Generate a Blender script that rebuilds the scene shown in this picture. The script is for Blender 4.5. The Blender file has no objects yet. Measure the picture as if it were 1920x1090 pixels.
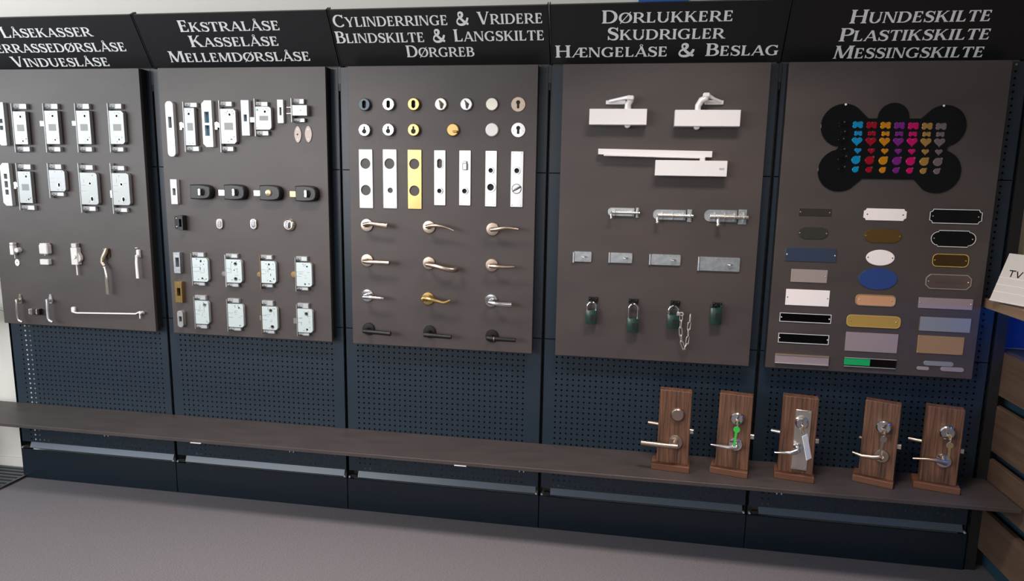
import bpy, bmesh, math, random
from mathutils import Vector, Matrix
from mathutils.geometry import tessellate_polygon
random.seed(7)
S = bpy.context.scene
COL = S.collection
PI = math.pi

# ------------------------------------------------------------------ camera, world, light, exposure
CAM = Vector((3.0355, -2.9007, 1.5733)); YAW, PITCH, ROLL, F = -0.1604, -0.1596, 0.018, 1272.5
fw = Vector((math.sin(YAW)*math.cos(PITCH), math.cos(YAW)*math.cos(PITCH), math.sin(PITCH)))
rt0 = Vector((math.cos(YAW), -math.sin(YAW), 0)); up0 = rt0.cross(fw)
rt = rt0*math.cos(ROLL)+up0*math.sin(ROLL); up = -rt0*math.sin(ROLL)+up0*math.cos(ROLL)
cd = bpy.data.cameras.new('camera'); cam = bpy.data.objects.new('camera', cd); COL.objects.link(cam)
cam.matrix_world = Matrix(((rt.x, up.x, -fw.x, CAM.x), (rt.y, up.y, -fw.y, CAM.y), (rt.z, up.z, -fw.z, CAM.z), (0, 0, 0, 1)))
cd.sensor_width = 36; cd.lens = F/1920*36; cd.clip_start = .05
S.camera = cam

wd = bpy.data.worlds.new('world'); S.world = wd; wd.use_nodes = True
bg = wd.node_tree.nodes['Background']; bg.inputs[0].default_value = (.9, .95, 1, 1); bg.inputs[1].default_value = .13
S.view_settings.view_transform = 'Standard'; S.view_settings.look = 'None'
S.view_settings.gamma = 1; S.view_settings.use_curve_mapping = False
S.view_settings.exposure = 0.0

def area(name, loc, target, sx, sy, power, col, spread=180):
    l = bpy.data.lights.new(name, 'AREA'); l.shape = 'RECTANGLE'; l.size = sx; l.size_y = sy
    l.energy = power; l.color = col; l.spread = math.radians(spread)
    o = bpy.data.objects.new(name, l); COL.objects.link(o); o.location = loc
    d = Vector(target)-Vector(loc); o.rotation_euler = d.to_track_quat('-Z', 'Y').to_euler(); return o
area('daylight_window', (-1.9, -2.2, 1.98), (1.4, -.3, 1.75), 1.9, 1.25, 58, (.86, .94, 1))
area('ceiling_panel_light', (1.6, -1.1, 2.7), (1.6, -1.0, 0), .6, .3, 22, (1, .9, .84), 118)
area('ceiling_panel_light', (3.3, -1.1, 2.7), (3.3, -1.0, 0), .6, .3, 22, (1, .86, .79), 118)
area('shop_window_front', (-.6, -4.4, 2.0), (1.0, 0, 1.8), 2.4, 1.4, 104, (.97, .97, 1))
for wx, ww in ((-.75, 1.2), (.95, 1.5), (2.9, 1.4)):
    area('chrome_reflection_light', (wx, -6.5, 1.75), (wx, 0, 1.65), ww, 1.8, 9.5*ww, (1, .98, .96))  # unseen light panes added so the chrome plates reflect something bright

# ------------------------------------------------------------------ pixel -> point on a real plane
def ray(u, v): return fw + rt*((u-960)/F) - up*((v-545)/F)
def onY(u, v, y): d = ray(u, v); return CAM + d*((y-CAM.y)/d.y)
def onZ(u, v, z): d = ray(u, v); return CAM + d*((z-CAM.z)/d.z)
def onX(u, v, x): d = ray(u, v); return CAM + d*((x-CAM.x)/d.x)
def hit(u, v, P, n): d = ray(u, v); return CAM + d*((P-CAM).dot(n)/d.dot(n))

# ------------------------------------------------------------------ materials
M = {}
def mat(name, col, rough=.5, metal=0., **k):
    m = bpy.data.materials.new(name); m.use_nodes = True
    b = m.node_tree.nodes['Principled BSDF']
    c = tuple(((x/255+.055)/1.055)**2.4 if x/255 > .04045 else x/255/12.92 for x in col)
    b.inputs['Base Color'].default_value = (*c, 1); b.inputs['Roughness'].default_value = rough
    b.inputs['Metallic'].default_value = metal
    for a, v in k.items(): b.inputs[a.replace('_', ' ')].default_value = v
    M[name] = m; m['c'] = c; return m
def noisy(m, scale, amt, stretch=(1, 1, 1), bump=0., dark=None, detail=4, kind='noise', dist=.001):
    """mottle the base colour with object-space noise"""
    nt = m.node_tree; N = nt.nodes; L = nt.links; b = N['Principled BSDF']
    tc = N.new('ShaderNodeTexCoord'); mp = N.new('ShaderNodeMapping'); mp.inputs['Scale'].default_value = stretch
    L.new(tc.outputs['Object'], mp.inputs[0])
    if kind == 'wave':
        t = N.new('ShaderNodeTexWave'); t.inputs['Scale'].default_value = scale; t.inputs['Distortion'].default_value = 3.2
        t.inputs['Detail'].default_value = 3; t.inputs['Detail Scale'].default_value = .6; t.bands_direction = 'X'
    else:
        t = N.new('ShaderNodeTexNoise'); t.inputs['Scale'].default_value = scale; t.inputs['Detail'].default_value = detail
    L.new(mp.outputs[0], t.inputs['Vector'])
    fac = t.outputs['Color'] if kind == 'wave' else t.outputs['Fac']
    r = N.new('ShaderNodeValToRGB'); c = b.inputs['Base Color'].default_value[:3]
    d = dark or tuple(x*(1-amt) for x in c); hi = tuple(min(1, x*(1+amt)) for x in c)
    r.color_ramp.elements[0].color = (*d, 1); r.color_ramp.elements[1].color = (*hi, 1)
    r.color_ramp.elements[0].position = .3; r.color_ramp.elements[1].position = .7
    L.new(fac, r.inputs[0]); L.new(r.outputs[0], b.inputs['Base Color'])
    if bump:
        bp = N.new('ShaderNodeBump'); bp.inputs['Strength'].default_value = bump; bp.inputs['Distance'].default_value = dist
        L.new(fac, bp.inputs['Height']); L.new(bp.outputs[0], b.inputs['Normal'])
    return m
noisy(mat('laminate', (67, 60, 58), .46), 3.2, .14, (1, 1, 2.2), .05)
mat('matt_black', (14, 14, 15), .7)
noisy(mat('shelf_laminate', (64, 58, 57), .5), 6, .16, (1, 3, 1), .05)
mat('header_black', (20, 20, 22), .42)
mat('vinyl_white', (235, 235, 235), .5)
mat('kick', (13, 26, 37), .38)
mat('post', (24, 30, 37), .4)
mat('ledge', (78, 90, 102), .35, .1)
noisy(mat('carpet', (108, 104, 108), .95), 130, .26, (1, 2.6, 1), .5, detail=5)
mat('wall_white', (216, 213, 205), .7)
mat('ceiling_white', (235, 232, 225), .8)
mat('zinc', (160, 162, 161), .4, .45)
mat('zinc_pale', (196, 208, 208), .4, .3)
mat('patch_silver', (200, 204, 206), .3, .5)
mat('stamped_grey', (132, 132, 130), .5, .3)
noisy(mat('galvanised', (186, 192, 196), .3, .75), 60, .18)
mat('zinc_side', (120, 120, 120), .4, .6)
mat('strike_white', (200, 202, 202), .35, .2)
mat('clear_acrylic', (235, 238, 240), .1, 0, Transmission_Weight=.6, IOR=1.2)
mat('chrome', (228, 228, 230), .14, 1)
mat('steel', (188, 170, 155), .3, 1)
mat('nickel', (218, 212, 202), .2, .9)
mat('brass', (192, 162, 104), .24, .85)
mat('brass_dark', (74, 56, 28), .32, .5)
mat('bronze', (158, 130, 102), .3, .75)
mat('white_paint', (232, 230, 228), .35)
mat('white_plastic', (218, 215, 213), .4)
mat('alu', (206, 206, 208), .32, .6)
mat('silver_paint', (228, 226, 226), .36, .15)
mat('black_metal', (24, 23, 23), .4, .3)
mat('black_plastic', (26, 26, 27), .38)
mat('black_gloss', (4, 4, 5), .08)
mat('hole_dark', (18, 17, 17), .7)
mat('slot_blue', (52, 104, 128), .5)
mat('padlock_green', (27, 54, 45), .3)
mat('chain_steel', (196, 192, 184), .32, .7)
mat('red_metal', (150, 80, 60), .4, .3)
mat('sticker_green', (60, 150, 110), .5)
mat('copper', (212, 160, 120), .32, .2)
mat('plate_brass', (188, 154, 80), .3, .3)
mat('plate_mirror_brass', (176, 142, 106), .25, .35)
mat('plate_steel', (146, 150, 152), .3, .3)
mat('cover_beige', (168, 154, 145), .4, .1)
mat('aged_metal', (164, 152, 134), .3, .55)
mat('gold_rim', (222, 188, 98), .3, .4)
mat('plate_dark_gold', (98, 74, 34), .35, .4)
mat('plate_white', (240, 234, 232), .4)
mat('plate_smoke', (50, 45, 42), .25)
mat('plate_olive', (48, 48, 42), .35)
mat('plate_steelblue', (64, 76, 98), .25, .4)
mat('plate_beige', (162, 150, 146), .35, .2)
mat('plate_lilac', (158, 143, 147), .35, .2)
mat('plate_blue', (50, 76, 138), .3, .25)
mat('plate_greybrown', (104, 92, 88), .3, .5)
mat('engraved', (70, 60, 56), .6)
mat('green_field', (20, 160, 90), .4)
mat('white_line', (205, 205, 208), .4)
noisy(mat('stand_wood', (92, 61, 43), .6), 190, .62, (1, .35, .035), .5, dist=.0012)
noisy(mat('stand_base_wood', (98, 62, 42), .6), 40, .25, (.06, 1, 1), .2)
noisy(mat('slat_wood', (84, 66, 53), .55), 30, .22, (1, .06, 1.6), .15)
noisy(mat('counter_wood', (130, 106, 84), .5), 30, .15, (1, .06, 1), .05)
noisy(mat('beige_wood', (168, 152, 132), .5), 14, .07, (1, 1, .08))
mat('niche_glow_blue', (9, 54, 112), .5)  # blue LED glow in the niche, put into the base colour
mat('gap_glow_teal', (36, 62, 78), .5)  # blue light in the slat gaps, put into the base colour
mat('blue_panel', (24, 92, 168), .4)
mat('sign_grey', (204, 199, 192), .45)
mat('leaf', (70, 112, 62), .5)
mat('terracotta', (120, 110, 104), .6)
mat('mat_bar', (105, 108, 112), .4, .6)
mat('mat_dark', (22, 23, 25), .9)
mat('green_key', (60, 190, 70), .4)
mat('tag_white', (228, 236, 238), .35)
mat('brass_key', (214, 196, 150), .3, .8)
for n, c in dict(blue=(20, 150, 205), red=(165, 16, 40), orange=(214, 140, 24), purple=(130, 40, 140), pink=(214, 16, 110), brassy=(176, 136, 70), grey=(124, 110, 112), black=(10, 10, 11)).items():
    mat('tag_'+n, c, .22, .45)
mat('led_blue', (20, 70, 255), .5)
M['led_blue'].node_tree.nodes['Principled BSDF'].inputs['Emission Color'].default_value = (.0, .16, 1, 1)
M['led_blue'].node_tree.nodes['Principled BSDF'].inputs['Emission Strength'].default_value = 26

def perforated():
    """painted sheet metal with a 25 mm grid of round holes cut through"""
    m = mat('perforated', (27, 41, 53), .38); nt = m.node_tree; N = nt.nodes; L = nt.links
    tc = N.new('ShaderNodeTexCoord'); sp = N.new('ShaderNodeSeparateXYZ'); L.new(tc.outputs['Object'], sp.inputs[0])
    def mth(op, a, b=None, c=None):
        n = N.new('ShaderNodeMath'); n.operation = op
        for i, q in enumerate((a, b, c)):
            if q is None: continue
            if isinstance(q, (int, float)): n.inputs[i].default_value = q
            else: L.new(q, n.inputs[i])
        return n.outputs[0]
    def cell(o):
        f = mth('FRACT', mth('DIVIDE', o, .025)); return mth('MULTIPLY', mth('SUBTRACT', f, .5), .025)
    a, b = cell(sp.outputs[0]), cell(sp.outputs[2])
    d = mth('SQRT', mth('ADD', mth('MULTIPLY', a, a), mth('MULTIPLY', b, b)))
    inside = mth('LESS_THAN', d, .0041)
    # plain margins at the sides of the panel
    mx = mth('MULTIPLY', mth('GREATER_THAN', sp.outputs[0], .05), mth('LESS_THAN', sp.outputs[0], .85))
    # and along its horizontal edges (panel height stored in its object-space range)
    h = mth('MULTIPLY', inside, mx)
    tr = N.new('ShaderNodeBsdfTransparent'); mx2 = N.new('ShaderNodeMixShader')
    out = N['Material Output']; L.new(h, mx2.inputs[0]); L.new(N['Principled BSDF'].outputs[0], mx2.inputs[1]); L.new(tr.outputs[0], mx2.inputs[2])
    L.new(mx2.outputs[0], out.inputs[0])
perforated()

# ------------------------------------------------------------------ mesh building
class MB:
    def __init__(s): s.v = []; s.f = []; s.off = Vector((0, 0, 0)); s.T = None
    def add(s, vs, fs):
        n = len(s.v)
        for p in vs:
            p = Vector(p)
            if s.T is not None: p = s.T @ p
            s.v.append(tuple(p+s.off))
        s.f += [tuple(i+n for i in f) for f in fs]; return s
    def box(s, x0, x1, y0, y1, z0, z1, b=0):
        lo = (min(x0, x1), min(y0, y1), min(z0, z1)); hi = (max(x0, x1), max(y0, y1), max(z0, z1))
        b = min(b, *(.45*(hi[i]-lo[i]) for i in range(3)))
        if b <= 0:
            vs = [(x, y, z) for x in (lo[0], hi[0]) for y in (lo[1], hi[1]) for z in (lo[2], hi[2])]
            return s.add(vs, [(0, 1, 3, 2), (4, 6, 7, 5), (0, 4, 5, 1), (2, 3, 7, 6), (0, 2, 6, 4), (1, 5, 7, 3)])
        vs = []; ix = {}
        for sx in (0, 1):
            for sy in (0, 1):
                for sz in (0, 1):
                    for a in range(3):
                        sg = (sx, sy, sz); p = []
                        for i in range(3):
                            e = hi[i] if sg[i] else lo[i]
                            p.append(e if i == a else (e-b if sg[i] else e+b))
                        ix[(sx, sy, sz, a)] = len(vs); vs.append(tuple(p))
        fs = []
        def key(d, a): return ix[(d[0], d[1], d[2], a)]
        for a in range(3):
            o = [i for i in range(3) if i != a]
            for q in (0, 1):
                ring = []
                for e, g in ((0, 0), (1, 0), (1, 1), (0, 1)):
                    d = [0]*3; d[a] = q; d[o[0]] = e; d[o[1]] = g; ring.append(key(d, a))
                fs.append(tuple(ring))
            for e in (0, 1):
                for g in (0, 1):   # edge running along axis a
                    d0 = [0]*3; d0[o[0]] = e; d0[o[1]] = g; d1 = list(d0); d1[a] = 1
                    fs.append((key(d0, o[0]), key(d1, o[0]), key(d1, o[1]), key(d0, o[1])))
        for sx in (0, 1):
            for sy in (0, 1):
                for sz in (0, 1): fs.append(tuple(ix[(sx, sy, sz, a)] for a in range(3)))
        return s.add(vs, fs)
    def prism(s, out, y0, y1, holes=(), bev=0):
        """outline in x,z; y0 the front (nearer the viewer), y1 the back"""
        def area2(p): return sum(p[i][0]*p[(i+1) % len(p)][1]-p[(i+1) % len(p)][0]*p[i][1] for i in range(len(p)))
        out = list(out)
        if area2(out) < 0: out.reverse()
        front = out
        if bev:
            front = []
            n = len(out)
            for i in range(n):
                a, p, c = Vector(out[i-1]), Vector(out[i]), Vector(out[(i+1) % n])
                e1 = (p-a); e2 = (c-p)
                if e1.length < 1e-9 or e2.length < 1e-9: front.append(tuple(p)); continue
                n1 = Vector((-e1.y, e1.x)).normalized(); n2 = Vector((-e2.y, e2.x)).normalized()
                m = n1+n2
                if m.length < 1e-6: m = n1
                m.normalize(); k = min(1.8, 1/max(.3, m.dot(n1)))
                front.append(tuple(p+m*bev*k))
        loops = [front]+[list(h) for h in holes]
        pts = [q for l in loops for q in l]
        tris = tessellate_polygon([[Vector((q[0], q[1], 0)) for q in l] for l in loops])
        nf = len(pts)
        vs = [(q[0], y0, q[1]) for q in pts]; fs = [tuple(t) for t in tris]
        rings = [[(q[0], y0, q[1]) for q in front]]
        if bev: rings.append([(q[0], y0+bev, q[1]) for q in out])
        rings.append([(q[0], y1, q[1]) for q in out])
        base = 0; idx = list(range(len(front))); prev = idx
        for r in rings[1:]:
            st = len(vs); vs += r; cur = list(range(st, st+len(r)))
            for i in range(len(r)): j = (i+1) % len(r); fs.append((prev[i], prev[j], cur[j], cur[i]))
            prev = cur
        backmap = list(prev)
        o = len(front)
        for h in holes:
            st = len(vs); vs += [(q[0], y1, q[1]) for q in h]
            for i in range(len(h)): j = (i+1) % len(h); fs.append((o+i, o+j, st+j, st+i))
            backmap += list(range(st, st+len(h))); o += len(h)
        fs += [tuple(backmap[i] for i in t) for t in tris]
        return s.add(vs, fs)
    def lathe(s, prof, cx=0, cz=0, n=28, cap=True):
        """profile of (radius, y), spun about an axis along y"""
        vs = []; fs = []; rings = []
        for r, y in prof:
            if r < 1e-6: rings.append([len(vs)]); vs.append((cx, y, cz))
            else:
                rings.append(list(range(len(vs), len(vs)+n)))
                vs += [(cx+r*math.cos(2*PI*i/n), y, cz+r*math.sin(2*PI*i/n)) for i in range(n)]
        for a, b in zip(rings, rings[1:]):
            for i in range(n):
                j = (i+1) % n
                if len(a) == 1 and len(b) == 1: continue
                if len(a) == 1: fs.append((a[0], b[j], b[i]))
                elif len(b) == 1: fs.append((a[i], a[j], b[0]))
                else: fs.append((a[i], a[j], b[j], b[i]))
        for q in (rings[0], rings[-1]):
            if len(q) > 1 and cap: fs.append(tuple(q))
        return s.add(vs, fs)
    def tube(s, path, rad, n=12, ref=(0, 0, 1), cap=True, closed=False):
        """rad: number, or per-point list of numbers or (side, up) pairs"""
        P = [Vector(p) for p in path]; m = len(P); vs = []; fs = []
        ref = Vector(ref)
        for i in range(m):
            if closed: t = P[(i+1) % m]-P[i-1]
            else: t = P[min(i+1, m-1)]-P[max(i-1, 0)]
            t.normalize(); sd = t.cross(ref)
            if sd.length < .05: sd = t.cross(Vector((0, 1, 0)))
            if sd.length < .05: sd = t.cross(Vector((1, 0, 0)))
            sd.normalize(); u = sd.cross(t)
            r = rad[i] if isinstance(rad, (list, tuple)) and len(rad) == m and not (m == 2 and not isinstance(rad, list)) else rad
            a, b = r if isinstance(r, (tuple, list)) else (r, r)
            vs += [P[i]+sd*a*math.cos(2*PI*k/n)+u*b*math.sin(2*PI*k/n) for k in range(n)]
        for i in range(m if closed else m-1):
            i2 = (i+1) % m
            for k in range(n): j = (k+1) % n; fs.append((i*n+k, i*n+j, i2*n+j, i2*n+k))
        if cap and not closed: fs.append(tuple(range(n))); fs.append(tuple(range((m-1)*n, m*n)))
        return s.add(vs, fs)
    def ball(s, c, r, n=12, m=8):
        c = Vector(c); r = (r, r, r) if isinstance(r, (int, float)) else r; vs = []; fs = []
        for i in range(m+1):
            th = PI*i/m
            for k in range(n):
                ph = 2*PI*k/n; vs.append(c+Vector((r[0]*math.sin(th)*math.cos(ph), r[1]*math.sin(th)*math.sin(ph), r[2]*math.cos(th))))
        for i in range(m):
            for k in range(n): j = (k+1) % n; fs.append((i*n+k, i*n+j, (i+1)*n+j, (i+1)*n+k))
        return s.add(vs, fs)
    def build(s, name, m, parent=None, loc=None, rz=0):
        me = bpy.data.meshes.new(name); bm = bmesh.new()
        vv = [bm.verts.new(p) for p in s.v]
        for f in s.f:
            q = []
            for i in f:
                if not q or i != q[-1]: q.append(i)
            try: bm.faces.new([vv[i] for i in q])
            except ValueError: pass
        bmesh.ops.remove_doubles(bm, verts=bm.verts, dist=1e-6)
        bmesh.ops.recalc_face_normals(bm, faces=bm.faces)
        for f in bm.faces: f.smooth = True
        bm.to_mesh(me); bm.free()
        me.set_sharp_from_angle(angle=math.radians(32))
        me.materials.append(M[m] if isinstance(m, str) else m)
        o = bpy.data.objects.new(name, me); COL.objects.link(o)
        if parent is not None: o.parent = parent
        if loc is not None: o.location = loc
        o.rotation_euler.z = rz
        return o
def tag(o, label, cat, group=None):
    o['label'] = label; o['category'] = cat
    if group: o['group'] = group
    return o
def thing(name, label, cat, loc, group=None, rz=0):
    o = bpy.data.objects.new(name, None); COL.objects.link(o); o.location = loc; o.rotation_euler.z = rz
    o.empty_display_size = .02
    return tag(o, label, cat, group)
def struct(o): o['kind'] = 'structure'; return o
def circ(cx, cz, r, n=24, rz=None): return [(cx+r*math.cos(2*PI*i/n), cz+(rz or r)*math.sin(2*PI*i/n)) for i in range(n)]
def rrect(x0, x1, z0, z1, r, n=5, corners=(1, 1, 1, 1)):
    """rounded rectangle; corners in order right-top, left-top, left-bottom, right-bottom"""
    p = []
    for k, (cx, cz, a) in enumerate(((x1-r, z1-r, 0), (x0+r, z1-r, 90), (x0+r, z0+r, 180), (x1-r, z0+r, 270))):
        if corners[k]:
            p += [(cx+r*math.cos(math.radians(a+90*i/n)), cz+r*math.sin(math.radians(a+90*i/n))) for i in range(n+1)]
        else: p.append(((x1, z1), (x0, z1), (x0, z0), (x1, z0))[k])
    return p
def chamf(x0, x1, z0, z1, c, corners=(1, 1, 1, 1)):
    p = []
    for k, q in enumerate((((x1, z1-c), (x1-c, z1)), ((x0+c, z1), (x0, z1-c)), ((x0, z0+c), (x0+c, z0)), ((x1-c, z0), (x1, z0+c)))):
        p += list(q) if corners[k] else [((x1, z1), (x0, z1), (x0, z0), (x1, z0))[k]]
    return p
def stadium(x0, x1, z0, z1, n=10):
    w, h = x1-x0, z1-z0
    return rrect(x0, x1, z0, z1, min(w, h)/2-1e-5, n)

# ================================================================== SETTING
SX = [0, .885, 1.787, 2.709, 3.618, 4.5]      # seams between the bays
H1, H2, HTOP = .892, 1.6106, 2.05
YB = -.055                                    # face of the display boards
struct(MB().box(-4, 7.2, -7, .3, -.1, 0).build('floor', 'carpet'))
struct(MB().box(-4, 7.2, .1, .3, 0, 2.75).build('wall_back', 'wall_white'))
struct(MB().box(-4, 7.2, -7, .3, 2.75, 2.85).build('ceiling', 'ceiling_white'))
struct(MB().box(-4.1, -4, -7, .3, 0, 2.75).build('wall_left', 'wall_white'))
struct(MB().box(7.2, 7.3, -7, .3, 0, 2.75).build('wall_right', 'wall_white'))
struct(MB().box(-4, -.03, .088, .1, 0, .055, .002).build('baseboard_back', 'wall_white'))

# ================================================================== SHELVING BAYS
ORD = ['first', 'second', 'third', 'fourth', 'fifth']
BN = ['lock case and window fastener board', 'mortise and rim lock board', 'lever handle board', 'door closer and padlock board', 'dog tag and nameplate board']
for i in range(5):
    x0, x1 = SX[i], SX[i+1]; w = x1-x0; g = .0075
    bay = thing('shelving_bay', 'anthracite perforated metal shelving bay behind the '+BN[i], 'shelving', (x0, 0, 0), 'perforated shelving bays')
    for z0, z1 in ((.196, H1), (H1, H2), (H2, HTOP)):
        m = MB(); m.off = Vector((0, 0, 0))
        # folded sheet: face plus thin returns at all four edges
        m.add([(g, 0, z0+.002), (w-g, 0, z0+.002), (w-g, 0, z1-.002), (g, 0, z1-.002)], [(0, 1, 2, 3)])
        for a, b in (((g, z0+.002), (w-g, z0+.002)), ((w-g, z0+.002), (w-g, z1-.002)), ((w-g, z1-.002), (g, z1-.002)), ((g, z1-.002), (g, z0+.002))):
            m.add([(a[0], 0, a[1]), (b[0], 0, b[1]), (b[0], .018, b[1]), (a[0], .018, a[1])], [(0, 1, 2, 3)])
        m.build('perforated_panel', 'perforated', bay)
    MB().box(.0015, w-.0015, -.007, -.0005, 0, .158, .0015).build('kick_panel', 'kick', bay)
    m = MB(); m.add([(.05, -.004, .167), (w-.018, -.004, .167), (w-.018, .012, .198), (.05, .012, .198), (.05, .002, .161), (w-.018, .002, .161), (w-.018, .016, .193), (.05, .016, .193)],
                    [(0, 1, 2, 3), (4, 5, 6, 7), (0, 1, 5, 4), (3, 2, 6, 7), (0, 4, 7, 3), (1, 5, 6, 2)])
    m.build('base_ledge', 'ledge', bay)
    MB().box(.012, w-.012, .046, .05, .27, HTOP-.02).build('hole_darkening_sheet', 'matt_black', bay) if i else MB().box(.075, w-.012, .046, .05, .27, HTOP-.02).build('hole_darkening_sheet', 'matt_black', bay)  # black sheet added behind the panels so their holes read dark
    MB().box(.02, .048, -.0045, .012, .163, .178, .001).build('bracket_hole_patch', 'matt_black', bay)  # black block stands in for the dark bracket hole beside the bolt
    for bx in (.0125, w-.0125):
        MB().lathe([(0, -.012), (.004, -.011), (.0055, -.008), (.0055, .0)], bx, .1673, 12).build('bolt', 'alu', bay)
for i, x in enumerate(SX):
    lab = ['slotted dark metal upright at the far left end of the shelving', 'slotted upright between the window fastener board and the rim lock board', 'slotted upright between the rim lock board and the lever handle board',
           'slotted upright between the lever handle board and the door closer board', 'slotted upright between the door closer board and the nameplate board', 'slotted dark metal upright beside the wooden slat wall'][i]
    # slotted front: post face with two rows of slots
    slots = []
    z = .2
    while z < 2.0:
        for sx in (-.0035, .0035): slots.append([(sx-.0013, z), (sx+.0013, z), (sx+.0013, z+.03), (sx-.0013, z+.03)])
        z += .05
    up_ = MB(); up_.prism([(-.0065, 0.0), (.0065, 0.0), (.0065, 2.05), (-.0065, 2.05)], .001, .006, slots)
    up_.box(-.0065, -.005, .006, .06, 0, 2.05).box(.005, .0065, .006, .06, 0, 2.05)
    t = thing('upright_post', lab, 'post', (x, 0, 0), 'slotted shelving uprights')
    up_.build('slotted_front', 'post', t)
    MB().box(-.005, .005, .028, .06, 0, 2.24).build('channel_back', 'matt_black', t)

# ================================================================== SHELF
t = thing('display_shelf', 'long dark laminate shelf running under all five boards', 'shelf', (0, 0, .407))
MB().box(-.3, 4.535, -.275, -.002, -.016, 0, .0012).build('shelf_board', 'shelf_laminate', t)
for u, v in ((780, 689), (602, 855), (998, 889), (1421, 925)):
    pass
for x in (.70, 1.62, 2.65, 3.68):
    for dx in (0, .018): MB().box(x+dx-.002, x+dx+.002, -.24, -.06, -.038, -.016, .0005).build('bracket_tab', 'alu', t)
for u, v in ((367, 829), (863, 878)):
    p = onY(u, v, -.275); MB().box(p.x-.026, p.x+.026, -.278, -.275, -.0175, -.0135, .0005).build('edge_clip', 'white_plastic', t)

# ================================================================== HEADER SIGNS
YBOT, ZBOT, YTOP, ZTOP = .0102, 2.0551, -.1114, 2.258
HP = Vector((0, YBOT, ZBOT)); HT = Vector((0, YTOP-YBOT, ZTOP-ZBOT)); HL = HT.length; HT.normalize()
HN = Vector((1, 0, 0)).cross(HT).normalized()      # facing the room, downwards
if HN.y > 0: HN = -HN

# --- a flared-serif small-capital letter set, drawn as strokes
TK, TN = .2, .075
class Glyph:
    def __init__(s): s.p = []
    def poly(s, *p): s.p.append(list(p)); return s
    def stem(s, x, y0=0, y1=1, w=TK, bot=True, top=True):
        h = w/2; k = .065; e = .075
        L = []; R = []
        if bot: L += [(x-h-e, y0), (x-h-e, y0+.025), (x-h, y0+k+.03)]; R += [(x+h+e, y0), (x+h+e, y0+.025), (x+h, y0+k+.03)]
        else: L += [(x-h, y0)]; R += [(x+h, y0)]
        if top: L += [(x-h, y1-k-.03), (x-h-e, y1-.025), (x-h-e, y1)]; R += [(x+h, y1-k-.03), (x+h+e, y1-.025), (x+h+e, y1)]
        else: L += [(x-h, y1)]; R += [(x+h, y1)]
        s.p.append(L+R[::-1]); return s
    def diag(s, x0, y0, x1, y1, w, b=True, t=True):
        h = w/2; s.poly((x0-h, y0), (x0+h, y0), (x1+h, y1), (x1-h, y1)); e = .075
        if b: s.poly((x0-h-e, y0), (x0+h+e, y0), (x0+h+e*.2, y0+.07), (x0-h-e*.2, y0+.07))
        if t: s.poly((x1-h-e, y1), (x1+h+e, y1), (x1+h+e*.2, y1-.07), (x1-h-e*.2, y1-.07))
        return s
    def bar(s, x0, x1, y, w=TN): return s.poly((x0, y-w/2), (x1, y-w/2), (x1, y+w/2), (x0, y+w/2))
    def arm(s, x0, x1, y, d):
        """thin arm along an edge at y, with its wedge tip turning towards d"""
        a = y; b = y+d*TN*1.1
        return s.poly((x0, a), (x1+.03*(1), a), (x1+.05, a+d*.27), (x1-.005, a+d*.24), (x1-.1, b), (x0, b))
    def rib(s, pts, wd=None):
        n = len(pts); Lq = []; Rq = []
        for i, (x, y) in enumerate(pts):
            a = pts[max(0, i-1)]; b = pts[min(n-1, i+1)]
            tx, ty = b[0]-a[0], b[1]-a[1]; l = math.hypot(tx, ty) or 1; tx /= l; ty /= l
            w = (wd[i] if wd else TN+(TK-TN)*abs(ty)**1.3)/2
            Lq.append((x-ty*w, y+tx*w)); Rq.append((x+ty*w, y-tx*w))
        for i in range(n-1): s.poly(Lq[i], Lq[i+1], Rq[i+1], Rq[i])
        return s
    def arc(s, cx, cy, rx, ry, a0, a1, n=18):
        return s.rib([(cx+rx*math.cos(math.radians(a0+(a1-a0)*i/n)), cy+ry*math.sin(math.radians(a0+(a1-a0)*i/n))) for i in range(n+1)])
    def ring(s, cx, cy, r, w, n=14):
        q = [(cx+r*math.cos(2*PI*i/n), cy+r*math.sin(2*PI*i/n)) for i in range(n+1)]
        return s.rib(q, [w]*(n+1))
def bez(P, n=8):
    out = []
    for k in range(0, len(P)-3, 3):
        a, b, c, d = P[k:k+4]
        for i in range(n+1):
            if k and i == 0: continue
            t = i/n; u = 1-t
            out.append((u**3*a[0]+3*u*u*t*b[0]+3*u*t*t*c[0]+t**3*d[0], u**3*a[1]+3*u*u*t*b[1]+3*u*t*t*c[1]+t**3*d[1]))
    return out
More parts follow.
